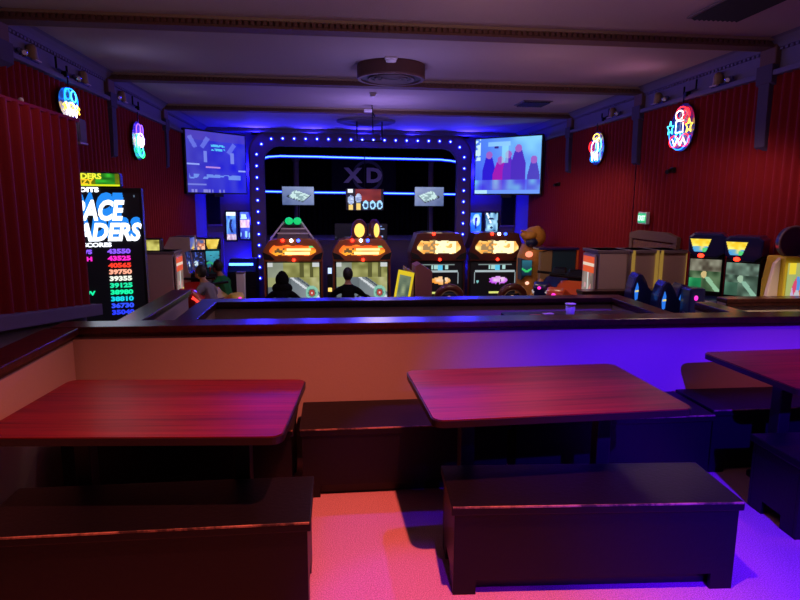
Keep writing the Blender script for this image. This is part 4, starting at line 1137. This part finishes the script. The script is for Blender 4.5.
dg = bpy.context.evaluated_depsgraph_get(); me = bpy.data.meshes.new_from_object(o.evaluated_get(dg)); o.modifiers.clear(); o.data = me
B().sph((-.04, -.10, hdz-.10), .12, (1.05, .9, .85), n=10).obj('open_jaw', M['jaw'], t, smooth=True)
B().sph((.0, -.11, hdz+.09), .03, (1.3, .8, .7), n=8).obj('eye', M['black'], t, smooth=True)
B().sph((-.11, -.18, dz(253.5)), .06, (1.3, .6, 1), n=8).obj('collar_lamp', emat('collar_lamp', (255, 140, 110), 1.6), t)
B().sph((-.12, -.16, dz(282)), .035, (1.2, .6, 1), n=8).obj('foot_lamp', emat('foot_lamp', (255, 190, 160), 1.5), t)
B().prism([(-.26, dz(258)), (-.02, dz(260)), (-.08, dz(272)), (-.24, dz(279))], -.16, .1, 'Y', bev=.015).obj('screen_housing', M['teal'], t)
picture('display', .20, dz(260)-dz(275), 14, 14, lambda u, v: (60, 220, 120) if abs(v-.25-.4*abs(u-.5)) < .08 else mixc((14, 40, 60), (50, 120, 140), v), t, (-.14, -.166, dz(267)), s=.8)
B().box((-.02, .1, .12), (bw*.8, .6, .24), bev=.04).obj('base', M['black'], t)

# motorcycle game cabinets right of it
YQ = 10.75
q0, q1, q2, q3 = (at(x, 250, Y=YQ) for x in (541, 553, 576.5, 583))
hz = q2.z-FA
t = thing('motorcycle_game_cabinet', 'wide dark teal game cabinet with tan and orange edges behind the motorcycles', 'arcade machine', ((q1.x+q2.x)/2, YQ, FA))
w2 = (q2.x-q1.x)/2
B().box((0, .15, hz/2), (w2*2, .3, hz), bev=.01).obj('cabinet', M['teal'], t)
B().prism([(q0.x-q1.x-w2, 0), (-w2-.005, 0), (-w2-.005, hz), (q0.x-q1.x-w2, hz-.04)], .0, .12, 'Y', bev=.01).obj('art_panel', M['tan'], t)
B().prism([(w2+.005, 0), (w2+.16, 0), (w2+(q3.x-q2.x), hz*.4), (w2+(q3.x-q2.x), hz), (w2+.005, hz)], -.06, .25, 'Y', bev=.01).obj('edge_panel', M['redor'], t)
B().box(((q0.x-q1.x)/2, .15, hz+.02), (q2.x-q0.x+.1, .36, .04), bev=.01).obj('top_cap', M['navy'], t)
B().prism([(-w2-.02, .2), (-w2-.42, .2), (-w2-.50, hz*.50), (-w2-.24, hz*.72), (-w2-.10, hz*.68)], -.14, -.04, 'Y', bev=.02).obj('tilted_panel', M['creature'], t)
q = at(556, 290, Y=9.75)
motorcycle('black ride-on motorcycle with orange glowing strips, in front of the teal cabinet', (q.x-.05, 9.78, FM), math.radians(-34), M['navy'], emat('strip_pale', (235, 220, 225), .5), M['epink'], 1.26)
q = at(571, 290, Y=8.66)
motorcycle('orange-red ride-on motorcycle in front of the orange cabinet edge', (q.x-.04, 8.66, FM), math.radians(-34), M['redor'], emat('strip_dark', (255, 140, 90), .4), M['epink'], 1.34)

# row of prize machines by the right wall
YC = 7.25
hz = at(620, 250.5, Y=YC).z-FN
xs = [at(p, 270, Y=YC).x for p in (598.5, 631, 659, 690)]
t = crane('pale prize machine with a lit window of red prizes, first of the right row', (xs[0]-.01, YC+.24, FN), -PI/2, .46, xs[1]-xs[0]-.03, hz, True, False)
for k, lab in ((1, 'plain pale prize machine in the middle of the row by the right wall'), (2, 'plain pale prize machine last in the row, next to the blue shooting games')):
    w = xs[k+1]-xs[k]-.03
    crane(lab, ((xs[k]+xs[k+1])/2, YC+.01, FN), 0, w, .45, hz, False, True)

# blue twin game cabinets
def jungle(u, v, s=0):
    c = mixc((40, 66, 40), (120, 150, 110), vn(u*6+s, v*5, 2))
    if v > .62: c = mixc((70, 62, 50), (150, 150, 130), vn(u*9+s, v*7, 3))
    if v < .45 and abs(u-.55-(.45-v)*.9) < .09: c = (150, 200, 160)
    if math.hypot((u-.47), (v-.52)*.8) < .09: c = (215, 190, 130)
    if v < .4 and u < .4: c = mixc((20, 120, 70), (60, 180, 110), vn(u*5, v*5, 5))
    return c
def jungle2(u, v): 
    c = jungle(u, v, 7); g = sum(c)/3
    return mixc(c, (g*.85, g*1.12, g*1.0), .8)
def mqy(u, v):
    c = mixc((235, 190, 30), (255, 240, 120), vn(u*6, v*4, 2))
    if v < .42: c = mixc((60, 150, 220), (240, 220, 120), vn(u*5, v*5, 5))
    if v < .3 and u > .62: c = (80, 200, 120)
    return c
def blue_cab(label, p_l, p_r, pt, scr, s=.9):
    """p_l/p_r: floor-plan points of the left and right front corners"""
    d = Vector((p_r[0]-p_l[0], p_r[1]-p_l[1])); w = d.length; a = math.atan2(d.y, d.x)
    t = thing('shooting_game', label, 'arcade machine', ((p_l[0]+p_r[0])/2, (p_l[1]+p_r[1])/2, FN), a, 'blue shooting games by the right wall')
    h = pt-FN
    B().box((0, .17, h*.44), (w, .28, h*.88), bev=.012).obj('cabinet', M['black'], t)
    sh = .335; zc_ = h-.275-sh/2
    B().box((0, .02, zc_), (w*.97, .05, sh+.05), bev=.008).obj('bezel', M['black'], t)
    picture('display', w*.90, sh, 40, 40, scr, t, (0, -.008, zc_), s=s)
    z0 = zc_+sh/2+.018
    B().prism([(-w*.52, z0+.06), (-w*.30, z0), (w*.30, z0), (w*.52, z0+.06), (w*.54, h-.04), (w*.40, h), (-w*.40, h), (-w*.54, h-.04)], -.05, .30, 'Y', bev=.02).obj('header', M['navy'], t)
    picture('marquee', w*.60, (h-z0)*.52, 26, 16, mqy, t, (-w*.19, -.056, z0+(h-z0)*.50), s=1.15, mask=lambda u, v: abs(u-.5) < .5-.22*(1-v))
    B().sph((-w*.15, -.06, z0+.022), .022, (1.4, .8, 1), n=8).obj('beacon', M['ered'], t, smooth=True)
    B().prism([(-.40, .0), (.02, 0), (.02, h-.66), (-.2, h-.68), (-.40, h-.80)], -w*.46, w*.46, 'X', bev=.02).obj('dash', M['navy'], t)
    return t
pl0 = at(688, 270, Y=6.02); pr0 = at(723, 270, Y=5.82); pl1 = at(724.5, 270, Y=5.78); pr1 = at(761, 270, Y=5.54)
blue_cab('navy shooting game with yellow marquee, farther one of the two by right wall', (pl0.x, pl0.y), (pr0.x, pr0.y), at(702, 233, Y=5.9).z, lambda u, v: jungle(u, v, 0))
blue_cab('navy shooting game with yellow marquee, nearer one of the two by right wall', (pl1.x, pl1.y), (pr1.x, pr1.y), at(742, 236, Y=5.65).z, jungle2)

def blue_seat(label, px, py_top, Y, k=1.0):
    q = at(px, py_top, Y=Y)
    t = thing('racing_chair', label, 'seat', (q.x, Y, FN), math.radians(-8), 'blue moulded game seats')
    h = q.z-FN
    B().box((.08, 0, .15), (.26, .24, .30), bev=.03).obj('pedestal', M['black'], t)
    B().prism([(-.02, .28), (.30, .30), (.32, .44), (.0, .42)], -.15, .15, 'Y', bev=.04).obj('seat', M['navy'], t)
    B().prism([(-.02, h), (.03, h-.01), (.08, h-.09), (.11, h-.22), (.19, h-.38), (.20, .34), (-.02, .34), (-.085, h-.30), (-.085, h-.16), (-.055, h-.05)], -.13, .13, 'Y', bev=.035).obj('backrest', M['navy'], t)
    B().prism([(-.035, h-.10), (-.02, h-.15), (-.025, h-.28), (-.05, h-.30), (-.06, h-.2)], -.142, -.128, 'Y').obj('side_light', emat('seat_side_light', (40, 120, 235), 1.0), t)
    B().prism([(-.055, h-.185), (-.02, h-.18), (-.02, h-.20), (-.057, h-.205)], -.146, -.14, 'Y').obj('side_badge', emat('seat_badge', (240, 225, 130), .9), t)
    return t
blue_seat('blue moulded racing seat alone beyond the lower booth, left of the other blue seats', 637, 272.5, 6.45)
blue_seat('blue moulded racing seat in the middle of the three, left of the dark gun console', 664, 280.5, 6.05)
blue_seat('blue moulded racing seat nearest the shooting games, behind the dark gun console', 680, 283, 6.45)
q = at(679, 302, Y=5.9)
t = thing('gun_console', 'dark gun console with a pink lit button between blue seat and right booth wall', 'console', (q.x+.02, 5.62, FN))
hz = at(684, 288, Y=5.62).z-FN
B().box((0, .08, hz/2), (.16, .2, hz), bev=.03).obj('console_body', M['navy'], t)
B().sph((-.03, -.03, hz-.10), .02, (1, .6, 1.3), n=8).obj('button', M['epink'], t)

# wheel game at the right edge
YW = 5.22
q0, q1 = at(782, 262, Y=YW), at(814, 262, Y=YW)
xw0 = q0.x; ww = min(q1.x, XR-.19)-xw0
hz = at(783, 257, Y=YW).z-FN
t = thing('prize_wheel_game', 'white and yellow game with a colourful ring picture at the right photo edge', 'arcade machine', (xw0+ww/2, YW, FN), 0)
prof = [(-.10, 0), (.25, 0), (.25, hz*.85), (.2, hz), (-.04, hz), (-.06, hz*.6), (-.10, hz*.45)]
B().prism(prof, -ww/2, ww/2, 'X', bev=.01).obj('cabinet', M['yel'], t)
w_ = at(770, 275, Y=YW).x-xw0-ww/2
B().prism([(-ww/2-.01, hz-.01), (-ww/2-.06, hz-.06), (w_-.02, hz*.74), (w_+.01, hz*.70), (w_+.05, hz*.62), (-ww/2-.04, hz*.52), (-ww/2-.01, hz*.45)], .0, .05, 'Y', bev=.01).obj('side_wing', M['greyl'], t)
B().cyl((w_-.03, .02, hz*.70), (w_-.03, .05, hz*.70), .05).obj('knob', M['tan'], t)
def ring(u, v):
    d = math.hypot(u-.68, (v-.42)*1.05)
    c = mixc((200, 190, 110), (150, 190, 120), vn(u*4, v*4))
    if d < .42:
        a = math.atan2(v-.42, u-.68); k = int((a+PI)/(2*PI)*9)
        c = ((230, 60, 60), (60, 90, 230), (240, 190, 60), (200, 60, 180), (70, 190, 110), (240, 120, 60), (90, 160, 240), (230, 80, 120), (210, 190, 230))[k % 9]
    if d < .24: c = (205, 205, 215)
    if v < .16: c = mixc((120, 60, 90), (230, 120, 80), vn(u*9, v*9))
    if v > .84 and .1 < u < .5: c = (250, 225, 60)
    return c
picture('lit_front', ww*.92, hz*.44, 30, 34, ring, t, (0, -.075, hz*.75), s=.85)
B().cyl((ww*.48, .10, hz+.13), (ww*.48, .15, hz+.13), .15, n=32).obj('round_topper', M['navy'], t)
B().tube([(ww*.48+.15*math.cos(2*PI*i/32), .095, hz+.13+.15*math.sin(2*PI*i/32)) for i in range(32)], .012, 6, closed=True).obj('topper_rim', M['greyw'], t)

# bag on the floor side of the pit wall
q = at(222, 318, Z=.60)
o = B(); o.sph((0, 0, .08), .10, (1.5, .8, .75), n=12); o.sph((.09, .01, .10), .07, (1.2, .9, .8), n=10)
o = o.obj('cloth_bag', M['cloth'], smooth=True); o.location = (-.87, 4.65, .55); tag(o, 'crumpled grey bag heaped in the lower booth against its left wall', 'bag')
t = thing('booth_bench', 'dark seat block in the lower booth carrying the crumpled bag', 'bench', (-.75, 4.75, FP))
B().box((0, 0, .60), (.55, 1.3, .09), bev=.01).obj('seat_top', M['bench'], t)
B().box((0, 0, .28), (.50, 1.24, .55)).obj('seat_box', M['bench'], t)

# ------------------------------------------------------------------ lights
def spot(name, loc, target, col, power, size, blend=.35, radius=.03):
    l = bpy.data.lights.new(name, 'SPOT'); l.energy = power; l.color = col; l.spot_size = math.radians(size); l.spot_blend = blend; l.shadow_soft_size = radius
    o = bpy.data.objects.new(name, l); C.objects.link(o); o.location = loc
    o.rotation_euler = (Vector(target)-Vector(loc)).to_track_quat('-Z', 'Y').to_euler()
    return o
def point(name, loc, col, power, radius=.1):
    l = bpy.data.lights.new(name, 'POINT'); l.energy = power; l.color = col; l.shadow_soft_size = radius
    o = bpy.data.objects.new(name, l); C.objects.link(o); o.location = loc; return o
def area(name, loc, rot, col, power, sx, sy):
    l = bpy.data.lights.new(name, 'AREA'); l.shape = 'RECTANGLE'; l.size = sx; l.size_y = sy; l.energy = power; l.color = col
    o = bpy.data.objects.new(name, l); C.objects.link(o); o.location = loc; o.rotation_euler = rot; return o
RED = (1, .17, .12)
spot('booth_red_spot', (.62, 1.7, 3.2), (-.12, 2.45, 0), RED, 610, 82, .9)
spot('booth_blue_spot', (.95, 4.55, 3.2), (1.0, 2.85, 0), (.08, .0, 1), 190, 38, .35)
spot('booth_violet_spot', (1.6, -1.2, 3.2), (2.85, 3.2, .2), (.055, .0, 1), 3900, 52, .85, .012)
spot('booth_floor_fill', (.5, .2, 3.2), (.36, 2.0, 0), (.2, .0, 1), 300, 20, .5)  # added spot bringing violet to the floor before the benches
spot('booth_pink_spot', (3.2, 2.2, 3.2), (3.1, 3.0, .7), (1, .12, .35), 170, 40, .8)
tl = thing('added_flap_rig', 'added unseen ceiling fixture with a flap cutting the violet light, above and behind the viewer', 'spotlight', (1.6, -1.2, ZC))
B().box((0, 0, -.02), (1.2, .05, .04), bev=.005).obj('track', M['blackm'], tl)
B().cyl((0, -.02, -.10), (0, -.22, .0), .07).obj('lamp_can', M['blackm'], tl)
B().box((0, .30, -.125), (2.6, .012, .31)).obj('shading_flap', M['blackm'], tl)  # unseen flap added to stop violet light above the booth wall
B().box((0, .15, -.01), (.06, .32, .02)).obj('arm', M['blackm'], tl)
for i, (x, z) in enumerate(((AX0-.10, .1), (AX0-.10, 1.2), (AX0-.10, 2.4), (AX1+.10, .1), (AX1+.10, 1.2), (AX1+.10, 2.4))):
    point('arch_edge_led', (x, YB-.06, z), (.01, .01, 1), 55, .04)
for x in (-1.8, -.5, .7, 1.9, 3.2):
    spot('arch_top_led', (x, YB-.20, ZC-.24), (x, YB-2.0, ZC+.75), (.03, .02, 1), 190, 110, .8, .12)
point('stage_fill', (.7, YB+.9, 1.2), (.35, .25, 1), 8, .2)  # added lamp lifting the letters at the back of the stage
# weak added fill lamps, and the rail spotlights washing the ceiling
for x, y, p_, col in ((.75, 2.2, 9, (1, .55, .55)), (.75, 7.2, 17, (.42, .34, 1)), (.75, 10.4, 50, (.40, .30, 1)), (3.5, 6.0, 24, (1, .58, .5)), (3.3, 9.2, 26, (1, .72, .5)), (2.6, 10.2, 34, (1, .75, .5)), (-1.6, 4.6, 3, (1, .5, .5)), (1.2, 4.9, 7, (1, .55, .6)), (2.4, 6.9, 6, (1, .5, .6)), (-.3, 10.8, 30, (1, .72, .55)), (-1.3, 8.6, 13, (1, .75, .7))):
    if col[2] < .8 and y > 5 and p_ > 8: spot('fill_downlight', (x, y-.3, 2.5), (x, y+.3, 0), col, p_*1.15, 160, .3, .2)
    else: point('fill_light', (x, y, 2.45 if p_ != 56 else 2.1), col, p_, .25)
spot('pit_blue_fill', (2.1, 4.25, 3.2), (2.1, 5.6, .45), (.12, .02, 1), 420, 46, .8)  # added spot tinting the far wall of the lower booth
spot('side_booth_fill', (3.5, 3.9, 3.2), (3.75, 4.9, .6), (1, .74, .52), 420, 34, .7)  # added warm spot brightening the low walls on the right
for y, pl, pr, cl, cr_ in ((4.0, 36, 42, (.74, .62, .84), (1, .52, .66)), (7.4, 10, 16, (.5, .5, 1), (1, .40, .72)), (10.0, 4, 5, (.4, .4, 1), (.7, .42, 1))):
    spot('rail_wash', (XL+.30, y, ZT-.10), (XL+4.5, y+.2, ZC+.25), cl, pl, 110, 1, .25)
    spot('rail_wash', (XR-.30, y, ZT-.10), (XR-4.5, y+.2, ZC+.25), cr_, pr, 110, 1, .25)
w = bpy.data.worlds.new('world'); bpy.context.scene.world = w; w.use_nodes = True
w.node_tree.nodes['Background'].inputs[0].default_value = (.5, .35, .6, 1); w.node_tree.nodes['Background'].inputs[1].default_value = .05

vs = bpy.context.scene.view_settings
vs.view_transform = 'Standard'; vs.look = 'None'; vs.gamma = 1; vs.use_curve_mapping = False; vs.exposure = 0
